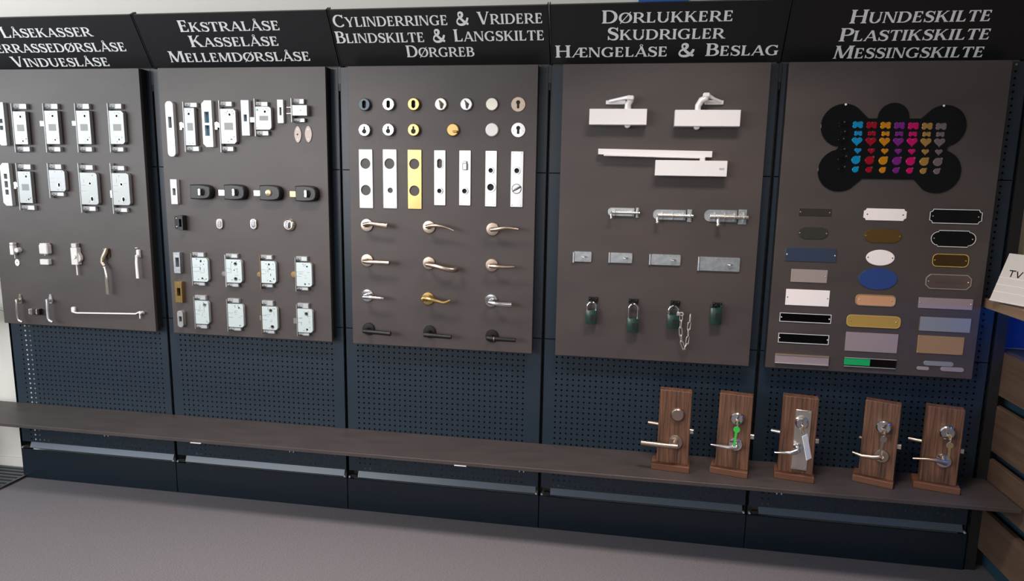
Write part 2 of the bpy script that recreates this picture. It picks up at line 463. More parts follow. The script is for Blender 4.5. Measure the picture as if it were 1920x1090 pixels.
def glyph(ch):
    g = Glyph(); w = .6
    if ch in 'AÅ':
        g.diag(.1, 0, .5, 1, .1, True, False).diag(.87, 0, .5, 1, TK, True, False).bar(.24, .74, .32); w = .97
        if ch == 'Å': g.ring(.5, 1.13, .105, .055)
    elif ch == 'Æ':
        g.diag(.1, 0, .66, 1, .1, True, False).bar(.3, .7, .32).stem(.78, 0, 1, TK, False, False).bar(.6, .8, .965)
        g.arm(.7, 1.26, 0, 1).arm(.7, 1.2, 1, -1).bar(.8, 1.12, .52); w = 1.32
    elif ch == 'B':
        g.stem(.19).bar(.15, .42, .965).bar(.15, .45, .53).bar(.15, .45, .037)
        g.arc(.4, .75, .26, .215, 90, -90).arc(.43, .285, .32, .25, 90, -90); w = .84
    elif ch in 'CG':
        g.arc(.55, .5, .43, .47, 48, 318 if ch == 'C' else 300, 24); g.poly((.84, .72), (.9, .72), (.9, 1.0), (.86, 1.0), (.76, .9)); w = .98
        if ch == 'C': g.poly((.84, .2), (.92, .26), (.88, .12), (.76, .06))
        else: g.stem(.83, .04, .46, TK, False, True); w = 1.03
    elif ch == 'D': g.stem(.19).bar(.15, .5, .963).bar(.15, .5, .037).arc(.45, .5, .44, .463, 90, -90, 20); w = 1.02
    elif ch == 'E': g.stem(.19, 0, 1, TK, False, False).bar(.06, .3, .037).bar(.06, .3, .963).arm(.2, .66, 0, 1).arm(.2, .62, 1, -1).bar(.2, .52, .53).poly((.5, .42), (.56, .42), (.56, .64), (.5, .64)); w = .77
    elif ch == 'H': g.stem(.19).stem(.86).bar(.2, .85, .52); w = 1.05
    elif ch == 'I': g.stem(.19); w = .38
    elif ch == 'K': g.stem(.19).diag(.3, .42, .76, 1, .1, False, True).diag(.85, 0, .42, .62, TK*1.05, True, False); w = .99
    elif ch == 'L': g.stem(.19, 0, 1, TK, False, True).bar(.06, .3, .037).arm(.2, .66, 0, 1); w = .75
    elif ch == 'M': g.diag(.13, 0, .2, 1, .09, True, False).diag(.58, .03, .22, 1, TK, False, True).diag(.58, .03, .98, 1, .1, False, True).stem(1.06); w = 1.26
    elif ch == 'N': g.stem(.14, 0, 1, .09).diag(.84, 0, .18, 1, TK, False, True).stem(.86, 0, 1, .09, False, True); w = 1.0
    elif ch in 'OØ':
        g.arc(.52, .5, .42, .465, 0, 360, 30); w = 1.04
        if ch == 'Ø': g.rib([(.12, -.06), (.92, 1.06)], [.07, .07])
    elif ch in 'PR':
        g.stem(.19).bar(.15, .45, .963).bar(.2, .45, .46).arc(.42, .712, .3, .25, 90, -90); w = .78
        if ch == 'R': g.diag(.88, 0, .46, .48, TK*1.05, True, False); w = .97
    elif ch == 'S':
        q = bez([(.64, .82), (.52, 1.02), (.14, 1.02), (.14, .75), (.14, .52), (.66, .56), (.66, .26), (.66, -.06), (.2, -.03), (.08, .2)], 9)
        n = len(q)-1; g.rib(q, [.08+.14*math.sin(PI*min(1, max(0, (i/n-.12)/.76))) for i in range(n+1)])
        g.poly((.66, .68), (.7, .68), (.7, 1.0), (.66, 1.0), (.58, .88)).poly((.06, .34), (.1, .34), (.18, .14), (.1, 0), (.06, 0)); w = .76
    elif ch == 'T': g.stem(.42, 0, 1, TK, True, False).bar(.05, .79, .963).poly((0, .74), (.05, .74), (.15, .93), (.15, 1), (.03, 1)).poly((.84, .74), (.79, .74), (.69, .93), (.69, 1), (.81, 1)); w = .84
    elif ch == 'U': g.stem(.19, .34, 1, TK, False, True).arc(.5, .36, .31, .34, 180, 360, 14).stem(.84, .34, 1, .09, False, True); w = 1.0
    elif ch == 'V': g.diag(.5, 0, .16, 1, TK, False, True).diag(.52, 0, .86, 1, .095, False, True); w = .98
    elif ch == 'Y': g.stem(.5, 0, .46, TK, True, False).diag(.5, .42, .16, 1, TK, False, True).diag(.52, .42, .85, 1, .095, False, True); w = .98
    elif ch == '&':
        q = bez([(.98, .56), (.86, .1), (.62, .0), (.4, .0), (.02, .0), (.02, .44), (.34, .54), (.62, .64), (.62, .98), (.42, .98), (.2, .98), (.2, .72), (.4, .52), (.56, .34), (.74, .12), (1.0, .04)], 8)
        n = len(q)-1; g.rib(q, [.1+.1*abs(math.sin(2.6*PI*i/n+.5)) for i in range(n+1)]); w = 1.08
    return g.p, w
GL = {}
def text_polys(s):
    x = 0; out = []; SC = .8; gap = .045; wd = 0
    for i, ch in enumerate(s):
        if ch == ' ': x += .6; wd += 1; continue
        k = 1 if (i == 0 or s[i-1] == ' ') else SC
        if ch not in GL: GL[ch] = glyph(ch)
        P, w = GL[ch]
        out += [(wd, [(x+a*k, b*k) for a, b in p]) for p in P]; x += w*k+gap
    return out, x-gap
HEAD = [
    [('LÅSEKASSER', 6.5, 71, 175, 68), ('TERRASSEDØRSLÅSE', -21, 101.5, 238, 94), ('VINDUESLÅSE', 28, 127, 207, 122.5)],
    [('EKSTRALÅSE', 338, 61, 526, 55.5), ('KASSELÅSE', 359, 88.8, 524, 85), ('MELLEMDØRSLÅSE', 321, 118.5, 583, 112)],
    [('CYLINDERRINGE & VRIDERE', 626, 50, 1018, 44.5), ('BLINDSKILTE & LANGSKILTE', 631, 81, 1021, 75.5), ('DØRGREB', 763, 107, 890, 106)],
    [('DØRLUKKERE', 1128, 42.5, 1374, 41), ('SKUDRIGLER', 1138, 73.7, 1358, 73.7), ('HÆNGELÅSE & BESLAG', 1041, 105.5, 1458, 106)],
    [('HUNDESKILTE', 1592, 41.5, 1855, 42), ('PLASTIKSKILTE', 1572, 75.5, 1853, 76), ('MESSINGSKILTE', 1561, 108, 1841, 109)],
]
HLAB = ['black header sign reading LÅSEKASSER, with TERRASSEDØRSLÅSE and VINDUESLÅSE', 'black header sign lettered EKSTRALÅSE KASSELÅSE MELLEMDØRSLÅSE', 'black header sign lettered CYLINDERRINGE & VRIDERE above the lever handles',
        'black header sign lettered DØRLUKKERE SKUDRIGLER above the door closers', 'black header sign lettered HUNDESKILTE PLASTIKSKILTE above the dog tags']
HX = [(-.35, SX[1])]+[(SX[i], SX[i+1]) for i in range(1, 4)]+[(SX[4], 4.56)]
for i, (x0, x1) in enumerate(HX):
    t = thing('header_sign', HLAB[i], 'sign', ((x0+x1)/2, YBOT, ZBOT), 'black header signs')
    org = Vector(((x0+x1)/2, YBOT, ZBOT)); th = .014
    g = .0022
    m = MB(); a, b = x0+g-org.x, x1-g-org.x
    q = []
    for xx in (a, b):
        for s_, d in ((0, 0), (HL, 0), (HL, th), (0, th)):
            p = HT*s_-HN*d; q.append((xx, p.y, p.z))
    m.add(q, [(0, 1, 2, 3), (4, 5, 6, 7), (0, 1, 5, 4), (1, 2, 6, 5), (2, 3, 7, 6), (3, 0, 4, 7)])
    m.build('sign_panel', 'header_black', t)
    for xx in (a, b-.004):      # folded end flanges, a hair proud of the face
        q = []
        for x2 in (xx, xx+.004):
            for s_, d in ((0, -.002), (HL+.003, -.002), (HL+.003, .03), (0, .03)):
                p = HT*s_-HN*d; q.append((x2, p.y, p.z))
        MB().add(q, [(0, 1, 2, 3), (4, 5, 6, 7), (0, 1, 5, 4), (1, 2, 6, 5), (2, 3, 7, 6), (3, 0, 4, 7)]).build('end_flange', 'header_black', t)
    for xx in (a+.1, b-.2):
        MB().box(xx, xx+.03, -.05, .05, .125, .145).build('mounting_bracket', 'matt_black', t)
    for txt, u0, v0, u1, v1 in HEAD[i]:
        A = hit(u0, v0, HP, HN); B = hit(u1, v1, HP, HN)
        polys, nw = text_polys(txt); sx = (B.x-A.x)/nw; cap = .0495
        tA, tB = (A-HP).dot(HT), (B-HP).dot(HT); tb = (tA+tB)/2
        words = {}
        for k, (wi, p) in enumerate(polys):
            m = words.setdefault(wi, MB())
            e = .0006+.00001*(k % 7)
            vs = []
            for dep in (e, 0):
                for s_, r_ in p:
                    q = HT*(tb+r_*cap)+HN*dep; vs.append((A.x-org.x+s_*sx, q.y, q.z))
            n = len(p); m.add(vs, [tuple(range(n))]+[(j, (j+1) % n, n+(j+1) % n, n+j) for j in range(n)])
        for m in words.values(): m.build('lettering', 'vinyl_white', t)

# ================================================================== DISPLAY BOARDS
BX = [(.03, .8612), (.9547, 1.7483), (1.849, 2.6664), (2.7686, 3.5716), (3.6382, 4.4155)]
BZ0, BZ1 = .8356, 2.044
BL = ['dark laminate board holding long lock cases and window fasteners', 'dark laminate board holding mortise locks and black rim locks', 'dark laminate board holding cylinder rings, plates and lever handles',
      'dark laminate board holding door closers, bolts, hasps and padlocks', 'dark laminate board holding dog tags and nameplates']
for i, (x0, x1) in enumerate(BX):
    t = thing('display_board', BL[i], 'display board', ((x0+x1)/2, 0, BZ0), 'dark laminate display boards'); h = (x1-x0)/2
    MB().box(-h, h, YB, YB+.016, 0, BZ1-BZ0, .0008).build('board_panel', 'laminate', t)
    m = MB()
    for a, b, c, d in ((-h+.002, -h+.03, .01, BZ1-BZ0), (h-.03, h-.002, .01, BZ1-BZ0), (-h+.03, h-.03, .01, .04), (-h+.03, h-.03, BZ1-BZ0-.03, BZ1-BZ0)):
        m.box(a, b, YB+.016, -.001, c, d)
    m.build('back_frame', 'matt_black', t)  # black frame filling the gap behind the board

# ------------------------------------------------------------------ helpers for what hangs on the boards
def P(u, v, d=0):                 # a point at depth d in front of the board face
    return onY(u, v, YB-d)
def B(u0, v0, u1, v1, d=0):       # box on the board: centre x, centre z, width, height
    uc, vc = (u0+u1)/2, (v0+v1)/2
    c = P(uc, vc, d); return c.x, c.z, P(u1, vc, d).x-P(u0, vc, d).x, P(uc, v0, d).z-P(uc, v1, d).z
def item(name, label, cat, x, z, group=None): return thing(name, label, cat, (x, YB, z), group)

def screw(t, x, z, y, r=.0022, m='nickel'):
    MB().lathe([(0, y-.0012), (r*.7, y-.0011), (r, y-.0004), (r, y+.0004)], x, z, 10).build('screw', m, t)

def lock_case(label, box, face, blocks, corner='sq', latch=None, holes=(), D=.022, group=None, face_m='strike_white', latch_m='nickel', decor=0, sticker=False, case_m='zinc'):
    """a mortise lock lying flat on the board: case, edge-on faceplate, latch, and its two clear mounting blocks.
    box, face (v0, v1), blocks and latch in photo pixels; holes as fractions of the case"""
    cx, cz, w, h = B(*box, D); t = item('mortise_lock', label, 'lock', cx, cz, group)
    o = Vector((cx, YB, cz)); x0, x1, z0, z1 = -w/2, w/2, -h/2, h/2
    if corner == 'ch': out = chamf(x0, x1, z0, z1, .14*w, (1, 0, 0, 1))
    elif corner == 'rd': out = rrect(x0, x1, z0, z1, min(.22*w, .014), 6, (1, 0, 0, 1))
    else: out = rrect(x0, x1, z0, z1, .0015, 2)
    hs = []
    for q in holes:
        fx, fz, r = q[:3]; rz = q[3] if len(q) > 3 else r
        r *= 1.25; rz *= 1.25; hs.append(circ(x0+fx*w, z0+fz*h, r, 14 if r > .002 else 8, rz))
    case = MB().prism(out, -D, -.004, hs, .0007).build('case', case_m, t)
    if hs: MB().prism([(a*.97, b*.985) for a, b in out], -D+.006, -.0045).build('hole_shade_block', 'hole_dark', case)  # plain dark block: the shade inside the holes put into colour
    k = 0
    for q in holes:
        if len(q) > 4 or q[2] >= .0045:
            fx, fz, r = q[:3]; rz = (q[3] if len(q) > 3 else r)*1.25; r *= 1.25
            rr = MB(); X, Z = x0+fx*w, z0+fz*h
            rr.prism(circ(X, Z, r+.0022, 18, rz+.0022), -D-.0012, -D+.002, [circ(X, Z, r, 18, rz)]).build('hole_collar', 'nickel', case)
            if r <= .006 and rz == r:
                a = r*.85; MB().prism(circ(X, Z, r*.98, 16), -D+.0035, -D+.0055, [[(X-a*.55, Z-a*.55), (X+a*.55, Z-a*.55), (X+a*.55, Z+a*.55), (X-a*.55, Z+a*.55)]]).build('follower', 'galvanised', case)
    if not decor and D < .03: MB().box(x0+.25*w, x0+.8*w, -D-.0003, -D+.0004, z0+.4*h, z0+.6*h, .0001).build('stamped_field', 'stamped_grey', case)
    rnd = random.Random(hash(label) % 1000 if False else len(label)*7+int(cx*1000))
    if decor:
        m = MB()
        for q in range(decor):
            a = x0+w*rnd.uniform(.12, .8); b = z0+h*rnd.uniform(.3, .72); c = w*rnd.uniform(.08, .3)
            if rnd.random() < .5: m.box(a, min(a+c, x1-.003), -D-.0004, -D+.0005, b, b+.0011)
            else: m.box(a, a+.0011, -D-.0004, -D+.0005, b, min(b+c, z1-.004))
        m.box(x0+.001, x0+.32*w, -D-.0004, -D+.0005, z0+.42*h, z0+.425*h+.0006).box(x0+.001, x0+.32*w, -D-.0004, -D+.0005, z0+.6*h, z0+.605*h+.0006)
        m.build('case_pressing', 'zinc_side', case)
        for q in range(4):
            a = x0+w*rnd.uniform(.3, .9); b = z0+h*rnd.choice((.08, .13, .87, .92)); MB().lathe([(0, -D-.001), (.0018, -D-.0008), (.0022, -D), (.0022, -D+.001)], a, b, 10).build('rivet', 'zinc_side', case)
    if sticker: MB().lathe([(0, -D-.0004), (.0042, -D-.0003), (.0042, -D+.0004)], x0+.13*w, z1-.14*h, 14).build('sticker', 'sticker_green', case)
    # faceplate standing on edge along the left side
    u = box[0]
    fz1 = P(u, face[0], .014).z-cz; fz0 = P(u, face[1], .014).z-cz
    MB().box(x0-.0045, x0-.0012, -D-.002, -.0005, fz0, fz1, .0006).build('faceplate', face_m, t)
    for a, b in ((fz1, z1), (z0, fz0)):
        zc = (a+b)/2
    for u0, v0, u1, v1 in blocks:
        bx, bz, bw, bh = B(u0, v0, u1, v1, .014); bx -= cx; bz -= cz
        bl = max(bx-bw/2, x0-.001)
        blk = MB().box(bl, bx+bw/2, -.016, 0, bz-bh/2, bz+bh/2, .001).build('mounting_block', 'clear_acrylic', t)
        MB().box(bl+.5*bw, bx+bw*.49, -.0172, -.012, bz-bh*.4, bz+bh*.4, .0006).build('bright_patch', 'patch_silver', blk)  # added pale plate stands in for the bright half of the clear block
        MB().box(bl+.001, bl+.4*bw, -.0172, -.012, bz-bh*.42, bz-bh*.2, .0006).build('dark_patch', 'black_metal', blk)  # dark strip stands in for the darker left of the clear block
        screw(blk, bl+.2*bw, bz, -.0175, .002, 'black_metal')
    if latch:
        lx, lz, lw, lh = B(*latch[:4], .013); lx -= cx; lz -= cz
        kind = latch[4] if len(latch) > 4 else 'box'; m = MB()
        xa, xb = lx-lw/2, x0-.0045
        if kind == 'box': m.box(xa, xb+.003, -.018, -.008, lz-lh/2, lz+lh/2, .0008)
        elif kind == 'hook': m.prism([(xb+.003, lz+lh*.12), (xa+.35*lw, lz+lh*.5), (xa, lz+lh*.4), (xa, lz-lh*.5), (xa+.4*lw, lz-lh*.5), (xa+.45*lw, lz-lh*.15), (xb+.003, lz-lh*.35)], -.017, -.009)
        elif kind == 'roller': m.lathe([(0, -.018), (lh/2, -.0178), (lh/2, -.008), (0, -.008)], (xa+xb)/2, lz, 14)
        m.build('latch_bolt', latch_m, t)
    return t

def strike(label, box, D=.02, slots=(), ends='sq', m='strike_white', slot_m='slot_blue', back=True, group=None, screws=((.5, .93), (.5, .07))):
    """striking plate of folded metal on a raised block"""
    cx, cz, w, h = B(*box, D); t = item('strike_plate', label, 'strike plate', cx, cz, group)
    x0, x1, z0, z1 = -w/2, w/2, -h/2, h/2
    out = rrect(x0, x1, z0, z1, w*.45, 6) if ends == 'rd' else chamf(x0, x1, z0, z1, w*.3, (0, 1, 1, 0)) if ends == 'ch' else rrect(x0, x1, z0, z1, .0012, 2)
    hs = [[(x0+a*w, z0+c*h), (x0+b*w, z0+c*h), (x0+b*w, z0+d*h), (x0+a*w, z0+d*h)] for a, b, c, d in slots]
    MB().prism(out, -D, -D+.002, hs, .0004).build('plate', m, t)
    MB().prism([(a*.96, b*.99) for a, b in out], -D+.002, 0, hs).build('backing_block', m if back is True else back, t)
    for a, b, c, d in slots:
        MB().box(x0+a*w+.0002, x0+b*w-.0002, -.004, -.0005, z0+c*h+.0002, z0+d*h-.0002).build('slot_bottom', slot_m, t)
    for a, b in screws: screw(t, x0+a*w, z0+b*h, -D)
    return t

# ================================================================== BOARD 1: lock cases
G1, G2 = 'long lock cases on the left board', 'lock cases in the second row of the left board'
strike('white strike plate with two teal holes cut by the left photo edge', (-6, 192, 9, 273), .02, ((.35, .75, .36, .46), (.35, .75, .52, .62)), 'ch')
lock_case('slim lock case without latch, first from the left in the top row', (26, 209, 50, 271), (194, 286), ((24, 194.5, 50, 205), (31, 275, 56.5, 284.5)), 'sq', None,
          ((.6, .84, .005), (.45, .9, .0012), (.72, .93, .0012), (.8, .86, .0012), (.62, .1, .003), (.45, .05, .0012), (.88, .17, .0022)), group=G1)
lock_case('slim lock case with square bolt, second from the left in the top row', (85, 207.6, 110, 270.5), (194, 286), ((82, 194.5, 108.6, 205), (89, 275.5, 114, 284.5)), 'sq', (76.5, 227, 86, 237),
          ((.62, .84, .005), (.42, .9, .0012), (.6, .93, .0012), (.78, .93, .0012), (.66, .13, .003), (.5, .06, .0012), (.82, .18, .0016)), group=G1)
lock_case('slim lock case with square bolt, third from the left in the top row', (144.5, 207.6, 169.5, 270.5), (194, 286), ((142, 194.5, 167.6, 205), (148, 275.5, 173, 284.5)), 'sq', (136.5, 227, 146, 236),
          ((.64, .84, .005), (.5, .93, .0012), (.68, .94, .0012), (.82, .93, .0012), (.72, .13, .003), (.55, .06, .0012), (.86, .2, .0016)), group=G1)
lock_case('lock case with clipped right corners, rightmost in the top row of the left board', (205.5, 207.6, 232.5, 270.5), (194, 286), ((203, 194.5, 228, 204.5), (208, 276, 232, 284.5)), 'ch', None,
          ((.55, .84, .005), (.42, .93, .0012), (.6, .94, .0012), (.72, .92, .0012), (.6, .14, .003), (.45, .07, .0016), (.8, .2, .0016)), group=G1)
strike('white strike plate with three blue slots beside the hook bolt case', (3, 306, 19.5, 386), .02, ((.35, .72, .63, .75), (.35, .72, .43, .58), (.35, .72, .26, .38)), 'ch')
lock_case('slim lock case with small hooked bolt beside the three-slot strike plate', (35, 321.7, 59, 381), (306, 394), ((33.5, 308, 58, 318), (40.5, 385, 65.5, 394)), 'sq', (27.5, 341, 36.5, 354, 'hook'),
          ((.65, .84, .004), (.5, .92, .0012), (.75, .93, .0012), (.7, .12, .0032), (.5, .08, .0012), (.85, .16, .0022)), group=G2)
lock_case('short square lock case with one oval cylinder hole in the second row', (92.5, 319, 122, 359), (306, 371.5), ((91, 308, 115.5, 317.5), (96, 360.5, 120.5, 368)), 'rd', None,
          ((.6, .3, .0052, .008, 1),), group=G2, decor=1)
lock_case('wide lock case with a brass follower and a bronze cylinder hole', (151, 324, 183, 384), (306, 399), ((150, 309.5, 174.5, 319), (154.5, 387, 180, 396)), 'rd', None,
          ((.58, .66, .005), (.64, .18, .0055, .0085, 1)), group=G2, decor=2)
lock_case('wide lock case with oval cylinder hole, rightmost in the second row of the left board', (211, 325, 242.5, 385), (306, 401), ((209, 311, 233.5, 320), (214.5, 390, 239, 398)), 'rd', (208, 357, 213, 371),
          ((.55, .65, .005), (.62, .18, .0055, .0085, 1)), group=G2, decor=2)

# window fittings, third row
x, z, w, h = B(19, 456, 34, 480, .02); t = item('window_lock', 'small white window lock with a round knob beside a loose ring', 'window lock', x, z)
MB().box(-w*.5, -w*.05, -.024, 0, -h*.42, h*.32, .002).build('lock_body', 'white_paint', t)
MB().lathe([(0, -.022), (.011, -.02), (.013, -.014), (.013, 0)], w*.25, -h*.06, 10).build('knob', 'white_plastic', t)
MB().box(-w*.42, w*.02, -.026, -.004, h*.36, h*.52, .0015).build('button', 'white_paint', t)
MB().tube([(-w*.15, -.012, -h*.4), (-w*.15, -.012, -h*.72)], .003).build('pin', 'alu', t)
x, z, w, h = B(29, 486, 36.5, 499, .002)
tag(MB().prism(circ(0, 0, w*.55, 20, h*.5), -.004, 0, [circ(0, 0, .003, 12)]).build('escutcheon_ring', 'white_paint', None, (x, YB, z)), 'small loose white ring with a hole under the white window lock', 'ring')
x, z, w, h = B(72, 459, 88, 477, .03); t = item('sash_bolt', 'short white cylindrical sash bolt above its separate round cap', 'window bolt', x, z)
MB().box(-w/2, w/2, -.03, 0, -h/2, h/2, .004).build('barrel', 'white_plastic', t)
MB().tube([(-w*.05, -.016, -h*.5), (-w*.05, -.016, -h*.68)], .0035).build('pin', 'alu', t)
MB().box(-w*.42, w*.42, -.027, -.003, h*.5, h*.62, .002).build('end_cap', 'white_paint', t)
x, z, w, h = B(74, 486.5, 90.5, 497, .022)
tag(MB().box(-w/2, w/2, -.022, 0, -h/2, h/2, .003).build('bolt_socket', 'white_plastic', None, (x, YB, z)), 'small white rounded socket just below the short sash bolt', 'socket')
x, z, w, h = B(132.8, 465, 146, 497, .025); t = item('sash_lock', 'white sash lock with side knob and long pin pointing down', 'window lock', x, z)
MB().box(-w*.5, w*.42, -.026, 0, -h*.5, h*.5, .002).build('lock_body', 'white_plastic', t)
MB().box(-w*.42, w*.36, -.024, -.002, h*.5, h*.76, .0025).build('cap', 'alu', t)
MB().lathe([(0, -.034), (.008, -.033), (.0095, -.028), (.0095, -.02)], w*.1, -.002, 14).build('cylinder', 'white_paint', t)
MB().prism([(w*.4, h*.25), (w*.72, -.0), (w*.72, -h*.2), (w*.4, -h*.38)], -.02, -.004, (), .001).build('wing', 'white_plastic', t)
MB().tube([(-w*.02, -.014, -h*.5), (-w*.02, -.014, -h*1.12)], .0036).build('pin', 'white_paint', t)
# casement fastener
c0 = P(199, 472, .02); t = item('casement_fastener', 'aged brass casement fastener with a long hanging steel lever', 'window fastener', c0.x, c0.z)
def rel(u, v, d): p = P(u, v, d); return (p.x-c0.x, -d, p.z-c0.z)
MB().tube([rel(200, 466, .01), rel(198, 473, .012), rel(193, 484, .016), rel(191.5, 492, .018), rel(196, 499, .02)], [(.008, .008), (.011, .01), (.011, .01), (.0085, .009), (.009, .008)], 12, (0, 1, 0)).build('bracket', 'aged_metal', t)
MB().prism(rrect(-.014, .006, -.03, .012, .006), -.006, 0).build('back_plate', 'brass_dark', t)
MB().ball(rel(196.5, 502, .024), (.009, .008, .008)).build('pivot', 'nickel', t)
MB().tube([rel(197, 503, .026), rel(199, 512, .03), rel(200, 525, .03), rel(202.5, 552, .028)], [(.006, .005), (.0075, .006), (.0085, .005), (.0095, .005)], 12, (0, 1, 0)).build('lever', 'nickel', t)
screw(t, *[rel(200, 467, 0)[k] for k in (0, 2)], -.02)
# small white handle
c0 = P(257, 480, .02); t = item('casement_lock', 'slim white window handle hanging straight down at the board edge', 'window handle', c0.x, c0.z)
MB().box(-.009, .007, -.016, 0, -.01, .028, .003).build('back_plate', 'white_paint', t)
MB().box(-.017, -.006, -.01, 0, .034, .037, .0008).build('stop_pin', 'white_paint', t)
MB().ball((0, -.02, -.002), (.009, .01, .009)).build('pivot', 'white_plastic', t)
MB().tube([(0, -.024, -.005), (.0, -.027, -.03), (.001, -.027, -.105)], [(.006, .005), (.0065, .0055), (.0075, .005)], 12, (0, 1, 0)).build('lever', 'white_paint', t)
# fourth row
for u0, lab, mm in ((31.5, 'satin bow-shaped window handle at the lower left board corner', 'nickel'), (88.5, 'grey bow-shaped window handle right of two small buffers', 'alu')):
    c0 = P(u0+6.5, 561, .004); t = item('bow_handle', lab, 'window handle', c0.x, c0.z)
    MB().prism([(-.011, -.012), (-.007, -.022), (.006, -.022), (.01, -.01), (.009, .008), (.005, .022), (-.003, .024), (-.008, .01)], -.007, 0, (), .0015).build('fixing_plate', mm, t)
    MB().ball((.0, -.014, -.006), (.008, .009, .009)).build('pivot', mm, t)
    q = [P(*k) for k in ((u0+.6, 562.5, .036), (u0, 567, .037), (u0+.6, 582, .037), (u0+2, 597, .037), (u0+4.5, 601.5, .036), (u0+10.5, 604, .033))]
    q = [(k.x-c0.x, k.y-YB, k.z-c0.z) for k in q]
    MB().tube([(0, -.008, -.004), (-.003, -.026, -.004)]+q, .0064, 12, (0, 1, 0)).build('grip', mm, t)
for (u, v), lab in (((58.5, 584.5), 'small silver buffer nearest the satin bow handle'), ((72, 585), 'small dark-banded silver buffer nearest the grey bow handle')):
    c0 = P(u, v, .015); t = item('buffer', lab, 'buffer', c0.x, c0.z)
    MB().box(-.012, .012, -.022, 0, -.014, .014, .004).build('body', 'alu', t)
    MB().box(-.003, .0125, -.0235, -.003, -.0145, .0145, .002).build('band', 'black_metal' if v == 585 else 'nickel', t)
    screw(t, -.006, .004, -.022, .003)
c0 = P(138, 583, .01); c1 = P(266, 588, .01); t = item('casement_stay', 'long thin white casement stay lying across the lower left board', 'window stay', (c0.x+c1.x)/2, (c0.z+c1.z)/2)
ax, az = c0.x-(c0.x+c1.x)/2, c0.z-(c0.z+c1.z)/2; bx, bz = -ax, -az
MB().tube([(ax-.004, -.012, az+.004), (ax+.006, -.013, az-.007), (ax+.02, -.013, az-.009), (bx-.03, -.013, bz-.003), (bx-.02, -.013, bz+.002), (bx-.008, -.013, bz+.008), (bx+.004, -.012, bz+.004)], .0038, 10).build('rod', 'white_paint', t)
MB().prism(rrect(ax-.014, ax+.006, az-.01, az+.018, .007), -.01, 0, (), .001).build('pivot_plate', 'white_paint', t)
MB().lathe([(0, -.02), (.006, -.019), (.007, -.014), (.007, 0)], bx-.004, bz+.003, 14).build('stay_post', 'white_plastic', t)
MB().tube([(bx-.008, -.014, bz+.002), (bx-.008, -.014, bz-.024)], .003).build('hook_pin', 'white_paint', t)
MB().box(bx+.004, bx+.014, -.012, 0, bz-.003, bz+.008, .002).build('stay_pin_base', 'nickel', t)

# ================================================================== BOARD 2
G3, G4, G5 = 'mortise locks in the top row of the second board', 'mortise locks in the upper bottom row', 'mortise locks in the lowest row'
strike('very long white strike plate with rounded ends and a blue slot', (312, 190, 326.5, 294), .02, ((.3, .72, .52, .72),), 'rd')
lock_case('narrow lock case with hook bolt beside the very long strike plate', (346.5, 202.5, 365.5, 273), (191, 285), ((345, 192.5, 369.5, 201.5), (348, 274.5, 373.5, 284)), 'sq', (338, 229, 347.5, 243.5, 'hook'),
          ((.45, .84, .0042), (.35, .92, .0012), (.6, .93, .0012), (.4, .05, .0012), (.7, .06, .0012)), group=G3)
strike('broad white strike plate with two blue slots in the top row', (379, 188.5, 398, 276), .02, ((.25, .72, .52, .76), (.25, .72, .24, .47)), 'ch')
lock_case('large lock case with clipped corners and hook bolt in the top row', (413.5, 204, 442.5, 270), (188.5, 286), ((412, 190.5, 435, 200), (416, 275, 438, 284)), 'ch', (404, 228.5, 414, 243, 'hook'),
          ((.62, .83, .005), (.4, .88, .0013), (.5, .93, .0013), (.8, .92, .0013), (.85, .86, .0013), (.68, .13, .0045), (.45, .07, .0015), (.85, .2, .0015)), group=G3)
strike('medium white strike plate with one dark slot beside the green-dot lock', (452.5, 188, 467, 254.5), .02, ((.3, .72, .4, .6),), 'sq')
lock_case('square rounded lock case with a green dot sticker', (479, 200, 508.5, 243.5), (185.5, 256), ((478, 191, 502, 200), (479, 245.5, 503.5, 254.5)), 'rd', (470, 220, 480, 229.5),
          ((.62, .78, .005), (.5, .88, .0012), (.7, .92, .0012), (.84, .84, .0012), (.07, .08, .0014)), group=G3, sticker=True)
strike('short narrow white strike plate with a black slot beside the two-pin lock', (520, 187, 531, 231), .016, ((.35, .7, .33, .68),), 'sq', slot_m='hole_dark', group=None)
lock_case('small rectangular lock box with two round pins, rightmost in the top row', (547.5, 197, 575.5, 217), (185, 230), ((545, 185.5, 570, 195.5), (546, 222, 571.5, 229.5)), 'sq', None, ((.58, .5, .0014),), D=.03, group=G3)
t2 = bpy.data.objects[[o.name for o in COL.objects if o.get('label', '').startswith('small rectangular lock box')][0]]
for v in (201.5, 213):
    p = P(538, v, .014); q = P(548, v, .014); MB().tube([(p.x-t2.location.x, -.014, p.z-t2.location.z), (q.x-t2.location.x, -.014, q.z-t2.location.z)], .0042).build('round_bolt', 'nickel', t2)
for (u, v), lab, hole in (((558.4, 252.2), 'pale oval cover plate with a hole, below the two-pin lock', True), ((578.2, 251.7), 'plain pale oval cover plate without a hole', False)):
    c0 = P(u, v, .003); t = item('cover_plate', lab, 'cover plate', c0.x, c0.z)
    pts = [(.0165*math.cos(a)*1.0, .033*math.sin(a)*(1-.08*math.cos(2*a))) for a in [2*PI*i/28 for i in range(28)]]
    MB().prism(pts, -.004, 0, [circ(-.001, 0, .004, 12)] if hole else (), .001).build('plate', 'cover_beige', t)
    for zz in (.021, -.021): screw(t, 0, zz, -.004)
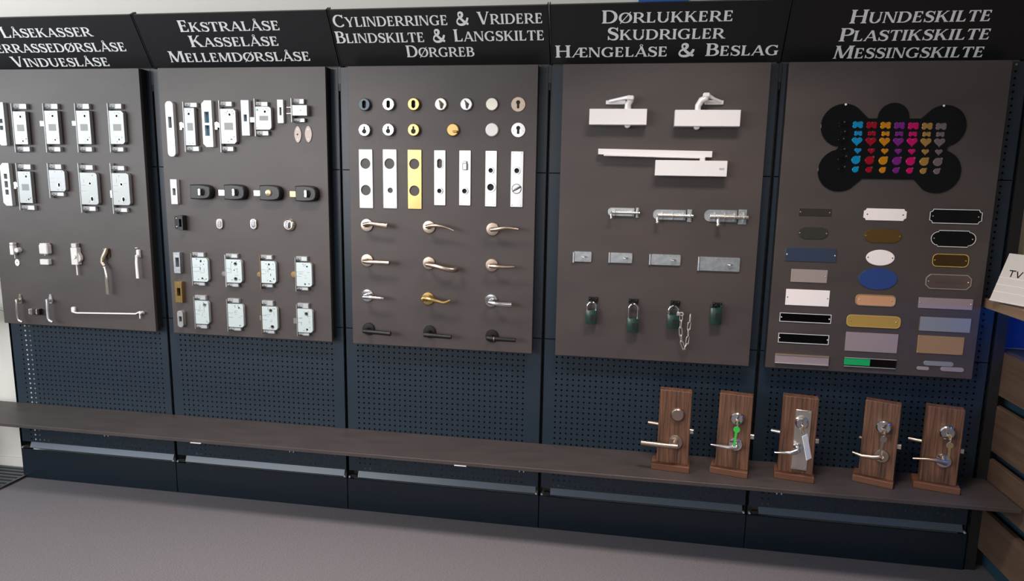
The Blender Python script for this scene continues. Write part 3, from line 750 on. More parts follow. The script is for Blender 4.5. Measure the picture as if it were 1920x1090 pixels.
# rim locks
strike('white strike plate with a dark slot at the left of the rim lock row', (320, 336.5, 332, 383), .02, ((.3, .75, .36, .64),), 'sq', slot_m='hole_dark')
for k, (bx_, lt, kn, lab) in enumerate((
        ((355.8, 346, 394, 374), None, 'turn', 'black rim lock showing no bolt, nearest the white strike plate'),
        ((419.3, 346, 458, 375.3), (411, 356, 420, 367), 'turn', 'black rim lock with silver bolt and narrow silver thumb turn'),
        ((486, 347.3, 524.5, 376.5), (477, 357, 487, 367.5), 'cyl', 'black rim lock with a round brass-coloured cylinder'),
        ((553, 348.3, 592.3, 378.3), (544.5, 358.5, 553.5, 369.5), 'turn', 'black rim lock with a brass bolt, rightmost in its row'))):
    D = .036; cx, cz, w, h = B(*bx_, D); t = item('rim_lock', lab, 'rim lock', cx, cz, 'black rim locks')
    out = [(-w*.5, h*.47), (-w*.1, h*.5), (w*.2, h*.47), (w*.38, h*.38), (w*.48, h*.2), (w*.5, 0), (w*.48, -h*.22), (w*.38, -h*.4), (w*.2, -h*.47), (-w*.1, -h*.5), (-w*.5, -h*.48)]
    MB().prism(out, -D, 0, (), .004).build('body', 'black_plastic', t)
    MB().prism([(a*1.04, b*1.04) for a, b in out], -.006, 0).build('base_flange', 'black_metal', t)
    kx = w*.07 if kn == 'turn' else -w*.04
    if k == 3: kx = w*.08
    if kn == 'turn':
        r = MB().lathe([(0, -D-.004), (h*.2, -D-.004), (h*.24, -D-.001), (h*.24, -D+.001)], kx, 0, 20).build('turn_collar', 'black_metal', t)
        MB().prism(stadium(kx-.0065, kx+.0065, -h*.24, h*.24), -D-.018, -D-.002, (), .002).build('thumb_turn', 'chrome', t)
    else:
        MB().lathe([(0, -D-.007), (h*.14, -D-.0068), (h*.2, -D-.005), (h*.23, -D-.001), (h*.23, -D+.001)], kx, 0, 24).build('cylinder', 'brass_key', t)
        MB().box(kx-.001, kx+.001, -D-.0078, -D-.006, -.006, .006).build('keyway', 'hole_dark', t)
    if lt:
        lx, lz, lw, lh = B(*lt, .018); MB().box(lx-cx-lw/2, -w/2+.004, -.024, -.012, lz-cz-lh/2, lz-cz+lh/2, .0008).build('bolt', 'brass' if k == 3 else 'nickel', t)
# third row
cx, cz, w, h = B(321, 404, 343, 432, .03); t = item('strike_box', 'black box keeper with a dark opening and two white screws', 'strike box', cx, cz)
MB().box(-w*.5, w*.16, -.006, 0, -h*.42, h*.42, .001).build('fixing_plate', 'black_metal', t)
MB().prism(rrect(w*.08, w*.5, -h*.5, h*.5, .005), -.032, 0, [[(w*.18, -h*.26), (w*.4, -h*.26), (w*.4, h*.26), (w*.18, h*.26)]], .001).build('keeper_box', 'black_plastic', t)
for zz in (.28, -.28): screw(t, -w*.33, h*zz, -.006, .0026, 'white_paint')
for (u, v), lab, hole in (((411.5, 419.8), 'small polished oval escutcheon, left one of the pair under the rim locks', 0), ((475, 420), 'small polished oval escutcheon with a keyhole dot, right one of the pair', 1)):
    c0 = P(u, v, .008); t = item('oval_escutcheon', lab, 'escutcheon', c0.x, c0.z)
    MB().prism(stadium(-.0165, .0165, -.0245, .0245), -.010, 0, (), .0025).build('plate', 'nickel', t)
    q = MB().prism(stadium(-.010, .010, -.0175, .0175), -.0125, -.009, (), .001).build('cover_flap', 'chrome', t)
    if hole: MB().lathe([(0, -.0135), (.0022, -.0133), (.0022, -.012)], 0, -.011, 10).build('keyhole', 'hole_dark', q)
c0 = P(541, 421.8, .012); t = item('thumbturn_rose', 'round polished turn knob with raised oval grip under the rim locks', 'knob', c0.x, c0.z)
MB().lathe([(0, -.017), (.02, -.017), (.026, -.012), (.029, -.006), (.029, 0)], 0, 0, 32).build('rose', 'nickel', t)
MB().prism(stadium(-.009, .009, -.017, .017), -.028, -.015, (), .003).build('grip', 'chrome', t)
# lower strikes
strike('galvanised strike plate with a wide slot, uppermost of the three small ones', (325.5, 473.5, 337.5, 512.5), .022, ((.3, .85, .3, .75),), 'sq', 'galvanised', 'zinc_side')
strike('brass strike plate between two silver ones', (328, 528.5, 341, 567.5), .022, ((.3, .8, .32, .7),), 'sq', 'brass', 'hole_dark')
strike('small rounded silver strike plate at the bottom left of its board', (332.5, 583, 343, 614), .022, ((.3, .8, .34, .66),), 'rd', 'zinc', 'zinc_side')
LA = [((361, 484, 390, 528.5), (475, 535), ((361, 473.5, 382.5, 482), (362, 529.5, 384.5, 535.5)), None, 'zinc', 'unlatched interior lock case, first in the upper of the two bottom rows',
       ((.55, .86, .0042), (.3, .95, .002), (.72, .74, .002), (.35, .1, .002), (.6, .14, .004), (.85, .12, .0022), (.5, .55, .0018, .006))),
      ((424, 487, 453, 530.5), (478, 538), ((424, 476, 445.5, 484), (426.5, 531.5, 447.5, 538)), (417.5, 509, 425, 518, 'roller'), 'strike_white', 'interior lock case with roller latch and two large rings, second in its row',
       ((.62, .82, .0052), (.4, .9, .0016), (.52, .54, .0024), (.6, .17, .0055), (.35, .12, .0018), (.85, .14, .0018))),
      ((489.5, 490, 517, 531.5), (479, 542), ((488, 478.5, 510, 486.5), (490.5, 533, 511.5, 539)), (484.5, 510, 490, 519, 'roller'), 'bronze', 'interior lock case with a copper-coloured faceplate',
       ((.55, .85, .004), (.58, .64, .0026), (.65, .38, .0016, .005), (.6, .1, .003), (.85, .2, .002, .004))),
      ((555.5, 493, 584.5, 537.8), (482, 546), ((555, 481, 576, 490), (557, 538.5, 578, 544.5)), (548, 509, 557, 520, 'roller'), 'zinc', 'interior lock case with brass roller latch, rightmost in the upper bottom row',
       ((.45, .93, .0018), (.7, .84, .0036, .0028), (.55, .1, .0032), (.8, .12, .0022)))]
for k, (bx_, fc, bl, lt, fm, lab, hs) in enumerate(LA):
    lock_case(lab, bx_, fc, bl, 'rd', lt, hs, .02, G4, fm, 'brass' if k >= 2 else 'nickel', 6, False, 'zinc_pale')
LB = [((366, 564.5, 391.5, 608), (556, 616.5), ((364, 554, 386, 562.5), (368, 609, 388.5, 616)), None, 'zinc', 'interior lock case with slanting bottom arm, first in the lowest row',
       ((.72, .83, .0048), (.08, .95, .0015), (.55, .5, .0014), (.7, .3, .0014))),
      ((427.5, 570.5, 456.5, 614), (561, 621), ((426.5, 560, 448.5, 568), (429, 614.5, 452, 620)), None, 'zinc', 'plain interior lock case with one small hole, second in the lowest row',
       ((.72, .84, .0036), (.5, .94, .0012), (.85, .8, .0012), (.75, .08, .0026))),
      ((491.5, 575.5, 520, 619), (568, 625.5), ((490.5, 564, 512, 573.5), (493, 619.5, 515, 625.5)), (487.5, 592, 493, 600.5), 'bronze', 'interior lock case with latch and two ringed holes, third in the lowest row',
       ((.58, .84, .0052), (.42, .93, .0016), (.75, .92, .0016), (.66, .14, .0056), (.4, .95, .0012))),
      ((558, 580, 586, 624), (571, 630), ((556, 569, 578.5, 578.5), (560, 624.5, 580, 629.5)), (551, 597, 559, 607), 'zinc', 'blue-grey interior lock case with square latch, rightmost in the lowest row',
       ((.6, .8, .0055), (.45, .88, .0014), (.75, .9, .0014), (.62, .13, .0042), (.8, .22, .0016)))]
for k, (bx_, fc, bl, lt, fm, lab, hs) in enumerate(LB):
    lock_case(lab, bx_, fc, bl, 'rd', lt, hs, .02, G5, fm, 'nickel', 6, False, 'zinc_pale')

# ================================================================== BOARD 3
def ring(label, u, v, m, kind, r=.0265, D=.014, name='cylinder_ring'):
    c0 = P(u, v, D); t = item(name, label, 'cylinder ring' if name == 'cylinder_ring' else 'rose', c0.x, c0.z, 'rings and roses on the lever handle board')
    if kind == 'oval':
        hole = stadium(-.0085, .0085, -.0165, .0165, 8)
        MB().prism(circ(0, 0, r*.93, 32), -D, -D+.003, [hole], .001).build('front_rim', m, t)
        MB().lathe([(r*.92, -D+.001), (r*.98, -D+.003), (r, -D+.006), (r, 0)], 0, 0, 32, False).build('collar', m, t)
        MB().prism(circ(0, 0, r*.9, 32), -.003, 0).build('inside', 'hole_dark', t)
    elif kind == 'key':
        MB().prism(circ(0, 0, r*.93, 32), -D, -D+.002, [circ(0, -.006, .0105, 20), ], .001).build('front_rim', m, t)
        MB().lathe([(r*.92, -D+.001), (r*.98, -D+.003), (r, -D+.006), (r, 0)], 0, 0, 32, False).build('collar', m, t)
        MB().prism(circ(0, -.006, .0115, 20), -D+.003, 0).build('inside', 'hole_dark', t)
        MB().prism([(-.0035, .004), (.0035, .004), (.0045, .0125), (0, .0165), (-.0045, .0125)], -D-.0006, -D+.0005).build('keyway', 'hole_dark', t)
        for a in (-.014, .014): screw(t, a, .002, -D, .0018)
    elif kind == 'euro':
        pts = [(.0085*math.cos(a), .008+.0085*math.sin(a)) for a in [math.radians(-55+290*i/20) for i in range(21)]]
        pts = pts+[(-.005, .0), (-.005, -.015), (0, -.0165), (.005, -.015), (.005, .0)]
        MB().prism(circ(0, 0, r, 32), -D, 0, [pts], .001).build('rose', m, t)
        MB().prism(circ(0, 0, r*.9, 24), -.001, 0).build('inside', 'hole_dark', t)
        for a in (-.02, .02): screw(t, a, -.004, -D, .002)
    elif kind == 'blank':
        MB().lathe([(0, -D), (r*.88, -D), (r*.97, -D+.002), (r, -D+.004), (r, 0)], 0, 0, 32).build('cap', m, t)
    elif kind == 'turn':
        MB().lathe([(0, -D), (r*.85, -D), (r*.96, -D+.003), (r, -D+.006), (r, 0)], 0, 0, 32).build('rose', m, t)
        MB().tube([(-.004, -D-.004, .012), (.004, -D-.012, .0), (.003, -D-.004, -.016)], [(.004, .006), (.0075, .008), (.004, .006)], 12, (0, 1, 0)).build('thumb_turn', m, t)
    elif kind == 'turnflat':
        MB().lathe([(0, -D), (r*.85, -D), (r*.96, -D+.003), (r, -D+.006), (r, 0)], 0, 0, 32).build('rose', m, t)
        MB().box(.002, .022, -D-.012, -D+.001, -.012, -.003, .003).build('thumb_turn', m, t)
    return t
R1, R2 = 195.5, 243.5
mat('grey_metal', (70, 82, 86), .38, .4)
ring('grey metal cylinder ring with an oval opening, leftmost in the top row', 682.5, 195.8, 'grey_metal', 'oval', D=.018)
ring('silver cylinder ring with an oval opening between the grey and brass ones', 727.8, 195.3, 'chrome', 'oval', D=.018)
ring('brass cylinder ring with an oval opening', 775, 195.3, 'brass', 'oval', D=.018)
ring('silver turn rose with a small lever, beside the brass oval ring', 826, 195.3, 'nickel', 'turn', .0275, .012, 'turn_rose')
ring('silver turn rose with a curved thumb turn, third from the right in the top row', 873.8, 195.3, 'chrome', 'turn', .0275, .012, 'turn_rose')
ring('brushed blank round rose in the top row', 922, 195.3, 'nickel', 'blank', .027, .01, 'blank_rose')
ring('brushed flat rose with a keyhole-shaped cylinder opening, top right', 971.6, 195.8, 'steel', 'euro', .03, .004, 'profile_rose')
ring('chrome cylinder ring with a key-shaped opening, below the grey oval ring', 682.8, 243.8, 'chrome', 'key', D=.018)
ring('chrome cylinder ring with a key-shaped opening, left of the brass one', 727.6, 243.2, 'chrome', 'key', D=.018)
ring('brass cylinder ring with a key-shaped opening', 775, 243.5, 'brass', 'key', D=.018)
ring('polished brass turn rose alone in the middle of the second row', 848.7, 243.5, 'brass', 'turnflat', .0275, .012, 'turn_rose')
ring('white blank round rose in the second row', 922, 243.5, 'white_paint', 'blank', .0275, .01, 'blank_rose')
ring('polished flat rose with a keyhole-shaped cylinder opening in the second row', 971.6, 243.8, 'chrome', 'euro', .03, .004, 'profile_rose')

def long_plate(label, box, m, feats, rc=.003):
    D = .005; cx, cz, w, h = B(*box, D); t = item('long_plate', label, 'door plate', cx, cz, 'long door plates')
    hs = []
    for f in feats:
        fx, fz, k = f[0], f[1], f[2]; X, Z = -w/2+fx*w, -h/2+fz*h
        if k == 'hole': hs.append(circ(X, Z, f[3], 24))
        elif k == 'ovalhole': hs.append(stadium(X-f[3], X+f[3], Z-f[4], Z+f[4], 8))
        elif k == 'bush': hs.append(circ(X, Z, f[3], 20))
    pl = MB().prism(rrect(-w/2, w/2, -h/2, h/2, rc, 4), -D, 0, hs, .0012).build('plate', m, t)
    for f in feats:
        fx, fz, k = f[0], f[1], f[2]; X, Z = -w/2+fx*w, -h/2+fz*h
        if k == 'bush':
            r = f[3]; MB().prism(circ(X, Z, r*1.35, 20), -D-.006, -D+.001, [circ(X, Z, r*.9, 20)], .001).build('bushing', m, t)
            MB().lathe([(0, -.003), (r*.95, -.003), (r*.95, 0)], X, Z, 16).build('bushing_inside', 'hole_dark', t)
        elif k == 'ovalhole':
            MB().prism(stadium(X-f[3]*1.3, X+f[3]*1.3, Z-f[4]*1.18, Z+f[4]*1.18, 8), -D-.003, -D+.001, [stadium(X-f[3], X+f[3], Z-f[4], Z+f[4], 8)], .001).build('oval_rim', m, t)
        elif k == 'turnsq':
            MB().box(X-.009, X+.011, -D-.016, -D, Z-.018, Z+.012, .003).build('thumb_turn', m, t)
            MB().box(X-.006, X+.009, -D-.014, -D, Z+.012, Z+.02, .002).build('turn_neck', m, t)
        elif k == 'turn':
            MB().lathe([(0, -D-.004), (f[3]*.85, -D-.004), (f[3], -D-.001), (f[3], -D+.001)], X, Z, 24).build('turn_rose', m, t)
            MB().tube([(X-f[3]*.8, -D-.008, Z-f[3]*.45), (X, -D-.012, Z), (X+f[3]*.8, -D-.008, Z+f[3]*.45)], [(.004, .004), (.005, .005), (.004, .004)], 10).build('thumb_turn', m, t)
    for a in (-1, 1):
        for b in (-1, 1): screw(t, a*(w/2-.008), b*(h/2-.008), -D, .0024)
long_plate('satin white-metal long plate with two large round holes', (673.3, 280.5, 698.8, 391), 'strike_white', ((.48, .76, 'hole', .0225), (.48, .31, 'hole', .0225)))
long_plate('plain satin long plate with one large and one small round hole', (718, 280.5, 744, 391.5), 'strike_white', ((.48, .76, 'hole', .0225), (.52, .31, 'hole', .0115)))
long_plate('brass long plate with two large round holes', (764.3, 281, 790.5, 392.5), 'brass', ((.48, .76, 'hole', .0225), (.48, .31, 'hole', .0225)))
long_plate('chrome long plate with a raised oval opening', (813.7, 282, 835.3, 385.7), 'chrome', ((.5, .76, 'ovalhole', .011, .02), (.5, .265, 'bush', .011)))
long_plate('chrome long plate with a square thumb turn', (860.7, 282.3, 882.5, 386), 'chrome', ((.52, .72, 'turnsq'), (.5, .265, 'bush', .0115)))
long_plate('chrome long plate with a small and a larger bushing', (909.6, 283, 931.2, 388), 'chrome', ((.5, .65, 'bush', .011), (.5, .35, 'bush', .016)))
long_plate('chrome long plate with a bushing over a round turn, rightmost plate', (957.3, 284, 980.8, 389), 'chrome', ((.5, .655, 'bush', .0115), (.5, .33, 'turn', .021)))

def lever(label, u, v, m, path, rad, r=.0285, rm=None, ref=(0, 0, 1), extra=None):
    """rose at pixel u,v; path points as (u, v, stand-off)"""
    c0 = P(u, v, .008); t = item('lever_handle', label, 'door handle', c0.x, c0.z, 'lever handles on the board')
    MB().lathe([(0, -.009), (r*.55, -.009), (r*.93, -.008), (r, -.005), (r, 0)], 0, 0, 32).build('rose', rm or m, t)
    pts = []
    for a, b, d in path:
        p = P(a, b, d); pts.append((p.x-c0.x, -d, p.z-c0.z))
    MB().tube([(0, -.004, 0), (0, -.03, 0), (pts[0][0]*.6+.0, -(path[0][2]), pts[0][2]*.6)], [.0095, .009, .0095], 14).build('neck', m, t)
    n = 6; cr = []; rr = []
    for i in range(len(pts)-1):
        p0 = Vector(pts[max(0, i-1)]); p1 = Vector(pts[i]); p2 = Vector(pts[i+1]); p3 = Vector(pts[min(len(pts)-1, i+2)])
        for k in range(n+(i == len(pts)-2)):
            s = k/n; cr.append(.5*((2*p1)+(p2-p0)*s+(2*p0-5*p1+4*p2-p3)*s*s+(3*p1-p0-3*p2+p3)*s**3))
            a, b = rad[i], rad[i+1]; rr.append((a[0]+(b[0]-a[0])*s, a[1]+(b[1]-a[1])*s))
    MB().tube(cr, rr, 16, ref).build('grip', m, t)
    if extra: extra(t, pts)
    return t
lever('satin lever flattening to a broad paddle end, top left of the handles', 687.4, 422.5, 'steel', [(682, 421.5, .045), (692, 419.5, .052), (706, 421.5, .052), (725.5, 424.5, .05)], [(.009, .009), (.008, .008), (.006, .009), (.005, .0115)])
lever('slim satin lever arching downwards to a thin tip, top centre', 804, 426, 'steel', [(799, 425.5, .045), (812, 423, .053), (832, 425.5, .054), (851, 433, .05)], [(.009, .009), (.008, .008), (.007, .0055), (.006, .004)])
lever('satin lever with a long gentle arch, top right of the handles', 923.4, 430, 'steel', [(921, 431, .045), (932, 430, .053), (950, 427.5, .054), (972, 430.5, .05)], [(.009, .009), (.0085, .0085), (.008, .007), (.006, .0045)])
lever('straight satin tube lever in the second handle row, left', 688, 488.5, 'steel', [(682, 490.5, .045), (690, 491.5, .053), (710, 492.3, .053), (730, 493.3, .053)], [(.0085, .0085), (.0095, .0095), (.0095, .0095), (.0095, .0095)])
lever('thick satin lever curving back to the board, centre of the second handle row', 804, 493.8, 'steel', [(800, 496, .045), (815, 499, .056), (834, 504, .06), (850, 506.5, .05), (856, 505, .03)], [(.0095, .0095), (.0105, .0105), (.011, .011), (.0115, .0115), (.0115, .0115)])
lever('short satin lever tapering to a blunt point, right of the second handle row', 922, 497.8, 'steel', [(918, 499, .045), (930, 500, .053), (948, 501, .052), (964.5, 500.7, .05)], [(.009, .009), (.0085, .0085), (.0085, .007), (.006, .004)])
lever('chrome lever with ringed neck, left of the brass lever', 688.4, 554.5, 'chrome', [(682, 557, .045), (692, 557.5, .053), (706, 559, .053), (719.5, 560, .05)], [(.0085, .0085), (.009, .009), (.0075, .0075), (.006, .005)])
lever('ornate brass lever with a wavy upturned end', 802.3, 560.3, 'brass', [(795, 559, .042), (805, 561, .052), (820, 565, .053), (833, 567.8, .052), (844.5, 563.5, .045)], [(.012, .011), (.0095, .009), (.0075, .0075), (.0085, .0065), (.0055, .005)],
      extra=lambda t, p: MB().ball((p[0][0]-.004, -.044, p[0][2]-.004), (.01, .012, .012)).build('scroll', 'brass', t))
lever('chrome lever with a broad rounded flat grip, right of the brass lever', 920.7, 564.3, 'chrome', [(917, 567, .045), (928, 569.5, .053), (945, 571, .053), (959, 571.3, .05)], [(.0085, .0085), (.0085, .0095), (.0075, .0105), (.0075, .0105)])
lever('matt black straight tube lever, left one of the three', 690.6, 617.5, 'black_metal', [(681, 621, .05), (692, 622.3, .052), (712, 624.2, .052), (732.5, 626.3, .052)], [(.0085, .0085), (.0095, .0095), (.0095, .0095), (.0098, .0098)])
lever('matt black straight lever, middle one of the three', 805, 622.8, 'black_metal', [(795.5, 628, .05), (806, 629, .052), (826, 630.8, .052), (846, 632.5, .052)], [(.0105, .0105), (.0105, .0105), (.009, .009), (.009, .009)])
lever('matt black lever with a collar ring, right one of the three', 922, 630.8, 'black_metal', [(913, 634, .05), (924, 635.5, .052), (945, 637, .052), (966.5, 638.3, .052)], [(.0105, .0105), (.0105, .0105), (.0088, .0088), (.0085, .0085)],
      extra=lambda t, p: MB().tube([(p[1][0]+.004, -.052, p[1][2]-.001), (p[1][0]+.007, -.052, p[1][2]-.001)], .0115, 16).build('collar_ring', 'steel', t))

# ================================================================== BOARD 4
def closer_body(t, w, h, D, m='silver_paint'): return MB().box(-w/2, w/2, -D, 0, -h/2, h/2, .0012).build('body', m, t)
cx, cz, w, h = B(1104.5, 204, 1212.5, 234, .05); t = item('door_closer', 'silver door closer with scissor arm folded to the left', 'door closer', cx, cz)
closer_body(t, w, h, .05)
def rl(u, v, d): p = P(u, v, d); return (p.x-cx, -d, p.z-cz)
MB().lathe([(0, 0), (.01, 0), (.01, .006), (0, .006)]).build
a = rl(1177, 203, .026); b = rl(1182, 182, .05)
MB().tube([(a[0], -.026, a[2]-.004), (a[0]+.001, -.03, a[2]+.016), (b[0]+.002, -.04, b[2]-.012), (b[0]+.002, -.045, b[2])], [(.014, .012), (.013, .012), (.012, .01), (.013, .01)], 14, (0, 1, 0)).build('main_arm', 'silver_paint', t)
MB().box(b[0]-.014, b[0]+.014, -.056, -.034, b[2]-.012, b[2]+.006, .004).build('knuckle', 'silver_paint', t)
e = rl(1138, 190, .012)
MB().tube([(b[0]-.004, -.047, b[2]), ((b[0]+e[0])/2, -.032, (b[2]+e[2])/2), (e[0]+.01, -.014, e[2])], [(.006, .008), (.005, .006), (.005, .006)], 10).build('forearm', 'silver_paint', t)
MB().box(e[0]-.004, e[0]+.075, -.012, 0, e[2]-.012, e[2]+.004, .002).build('fixing_shoe', 'silver_paint', t)
q = rl(1176.5, 235, .026); MB().lathe([(0, -.034), (.012, -.033), (.013, -.03), (.013, -.012), (0, -.012)], q[0], q[2]+.002, 18).build('spindle_cap', 'silver_paint', t)

cx, cz, w, h = B(1264.8, 206, 1388, 237, .05); t = item('door_closer', 'silver door closer with arm bent up and over to the right', 'door closer', cx, cz)
closer_body(t, w, h, .05)
a = rl(1308, 206, .026); b = rl(1324, 180, .05); e = rl(1354, 191, .012)
MB().tube([(a[0], -.03, a[2]-.004), (a[0]+.0, -.033, a[2]+.014), (a[0]+.012, -.038, a[2]+.035), (b[0], -.046, b[2]-.008), (b[0]+.001, -.047, b[2]+.002)], [(.012, .012), (.012, .012), (.013, .012), (.013, .011), (.012, .01)], 14, (0, 1, 0)).build('main_arm', 'silver_paint', t)
MB().box(b[0]-.012, b[0]+.014, -.058, -.036, b[2]-.006, b[2]+.012, .004).build('knuckle', 'silver_paint', t)
MB().tube([(b[0]+.006, -.047, b[2]+.004), ((b[0]+e[0])/2, -.03, (b[2]+e[2])/2), (e[0]-.004, -.014, e[2])], [(.006, .008), (.005, .006), (.005, .006)], 10).build('forearm', 'silver_paint', t)
MB().box(e[0]-.066, e[0]+.006, -.012, 0, e[2]-.01, e[2]+.006, .002).build('fixing_shoe', 'silver_paint', t)
q = rl(1306.5, 237.5, .026); MB().lathe([(0, -.034), (.011, -.033), (.012, -.03), (.012, -.012), (0, -.012)], q[0], q[2], 18).build('spindle_cap', 'silver_paint', t)

cx, cz, w, h = B(1228, 301, 1363, 330.5, .045); t = item('door_closer', 'silver door closer with a long slide rail above it', 'door closer', cx, cz)
closer_body(t, w, h, .045)
a = rl(1121.6, 284.5, .03); b = rl(1335.5, 289.5, .03)
MB().prism([(a[0], a[2]+.012), (b[0], b[2]+.012), (b[0], b[2]-.012), (a[0], a[2]-.011)], -.03, 0, (), .001).build('slide_rail', 'silver_paint', t)
a2 = rl(1132, 291.5, .034); b2 = rl(1322, 296.5, .034)
MB().tube([a2, b2], [(.007, .0035), (.007, .0035)], 10).build('slide_arm', 'silver_paint', t)
q = rl(1317, 299.5, .03); MB().box(q[0]-.01, q[0]+.01, -.04, -.016, q[2]-.006, q[2]+.008, .003).build('spindle', 'silver_paint', t)
MB().box(w*.39, w*.46, -.0455, -.0445, -.004, .003, .0001).build('embossed_mark', 'alu', t)

def bolt(label, box, split, nloops, drop):
    D = .003; cx, cz, w, h = B(*box, D); t = item('slide_bolt', label, 'bolt', cx, cz, 'galvanised slide bolts')
    xs = -w/2+w*split
    pl = rrect(-w/2, xs, -h*.36, h*.44, h*.36, 8, (0, 1, 1, 0))
    MB().prism(pl, -D, 0, [circ(-w/2+w*.12, h*.05, .0022, 10)], .0006).build('back_plate', 'galvanised', t)
    MB().box(xs+.006, w/2-.004, -D, 0, -h*.5, h*.5, .001).build('keeper_plate', 'galvanised', t)
    r = h*.14
    MB().tube([(-w*.38, -.012, -h*.02), (w*.5, -.012, -h*.02)], r, 14).build('bolt_rod', 'nickel', t)
    for k in range(nloops):
        X = -w*.26+(xs+w*.2)*k/max(1, nloops-1)
        MB().tube([(X, 0, -h*.02-r*1.5), (X, -.012, -h*.02-r*1.6), (X, -.012-r*1.4, -h*.02), (X, -.012, -h*.02+r*1.6), (X, 0, -h*.02+r*1.5)], [(.0055, .0013)]*5, 8, (1, 0, 0)).build('guide_strap', 'galvanised', t)
    X = (xs+.006+w/2)/2
    MB().tube([(X, 0, -h*.02-r*1.7), (X, -.012, -h*.02-r*1.7), (X, -.013-r*1.5, -h*.02), (X, -.012, -h*.02+r*1.7), (X, 0, -h*.02+r*1.7)], [(w*.05, .0014)]*5, 8, (1, 0, 0)).build('keeper_strap', 'galvanised', t)
    k = MB().tube([(drop*w-w/2, -.014, -h*.02), (drop*w-w/2, -.03, -h*.2), (drop*w-w/2, -.032, -h*.52)], r*.75, 10, (0, 1, 0)).build('bolt_knob', 'nickel', t)
    MB().ball((drop*w-w/2, -.032, -h*.55), r*1.05).build('knob_end', 'nickel', k)
    for a in (-.12, .12, .3):
        for b in (-.26, .34):
            if a*w < xs-.004: screw(t, a*w-.004, b*h, -D, .002)
    for b in (-.38, .38): screw(t, X, b*h, -D, .002)
bolt('smallest galvanised slide bolt, left one of the three', (1139.5, 389, 1199.5, 408), .83, 2, .12)
bolt('medium galvanised slide bolt, middle one of the three', (1224.3, 392.3, 1299, 416), .82, 3, .11)
bolt('largest galvanised slide bolt with a tall keeper, right one of the three', (1320.3, 392.5, 1402, 420.5), .75, 3, .31)

def hasp(label, box, offset=0, slot=.7):
    D = .004; cx, cz, w, h = B(*box, D); t = item('hasp', label, 'hasp', cx, cz, 'galvanised hasps')
    x0 = -w/2
    MB().tube([(x0+.004, -.006, -h/2-offset), (x0+.004, -.006, h/2-offset)], .0048, 12, (0, 1, 0)).build('hinge_barrel', 'galvanised', t)
    sx = x0+w*slot
    MB().prism(rrect(x0+.006, w/2, -h/2, h/2, .004, 3, (1, 0, 0, 1)), -D-.003, -.0005, [stadium(sx-.011, sx+.011, -.0035, .0035, 6)], .0008).build('leaf', 'galvanised', t)
    MB().tube([(sx-.009, -.004, 0), (sx-.007, -.016, 0), (sx, -.02, 0), (sx+.007, -.016, 0), (sx+.009, -.004, 0)], .0026, 10).build('staple', 'nickel', t)
    MB().box(x0+.007, x0+.0085, -D-.0036, -D-.0028, -h*.4, h*.4).build('knuckle_line', 'zinc_side', t)
    for a in (-.3, .3): screw(t, x0+.018, h*a, -D-.003, .002)
hasp('shortest galvanised hasp with its hinge hanging lower, leftmost of four', (1074, 471.8, 1109, 491), .004, .64)
hasp('small plain galvanised hasp, second of four', (1141, 474.3, 1185.5, 493.3), 0, .72)
hasp('medium galvanised hasp, third of four', (1217, 477.5, 1276, 497.5), 0, .78)
hasp('longest galvanised hasp, rightmost of four', (1308, 482.8, 1387, 508.8), 0, .77)

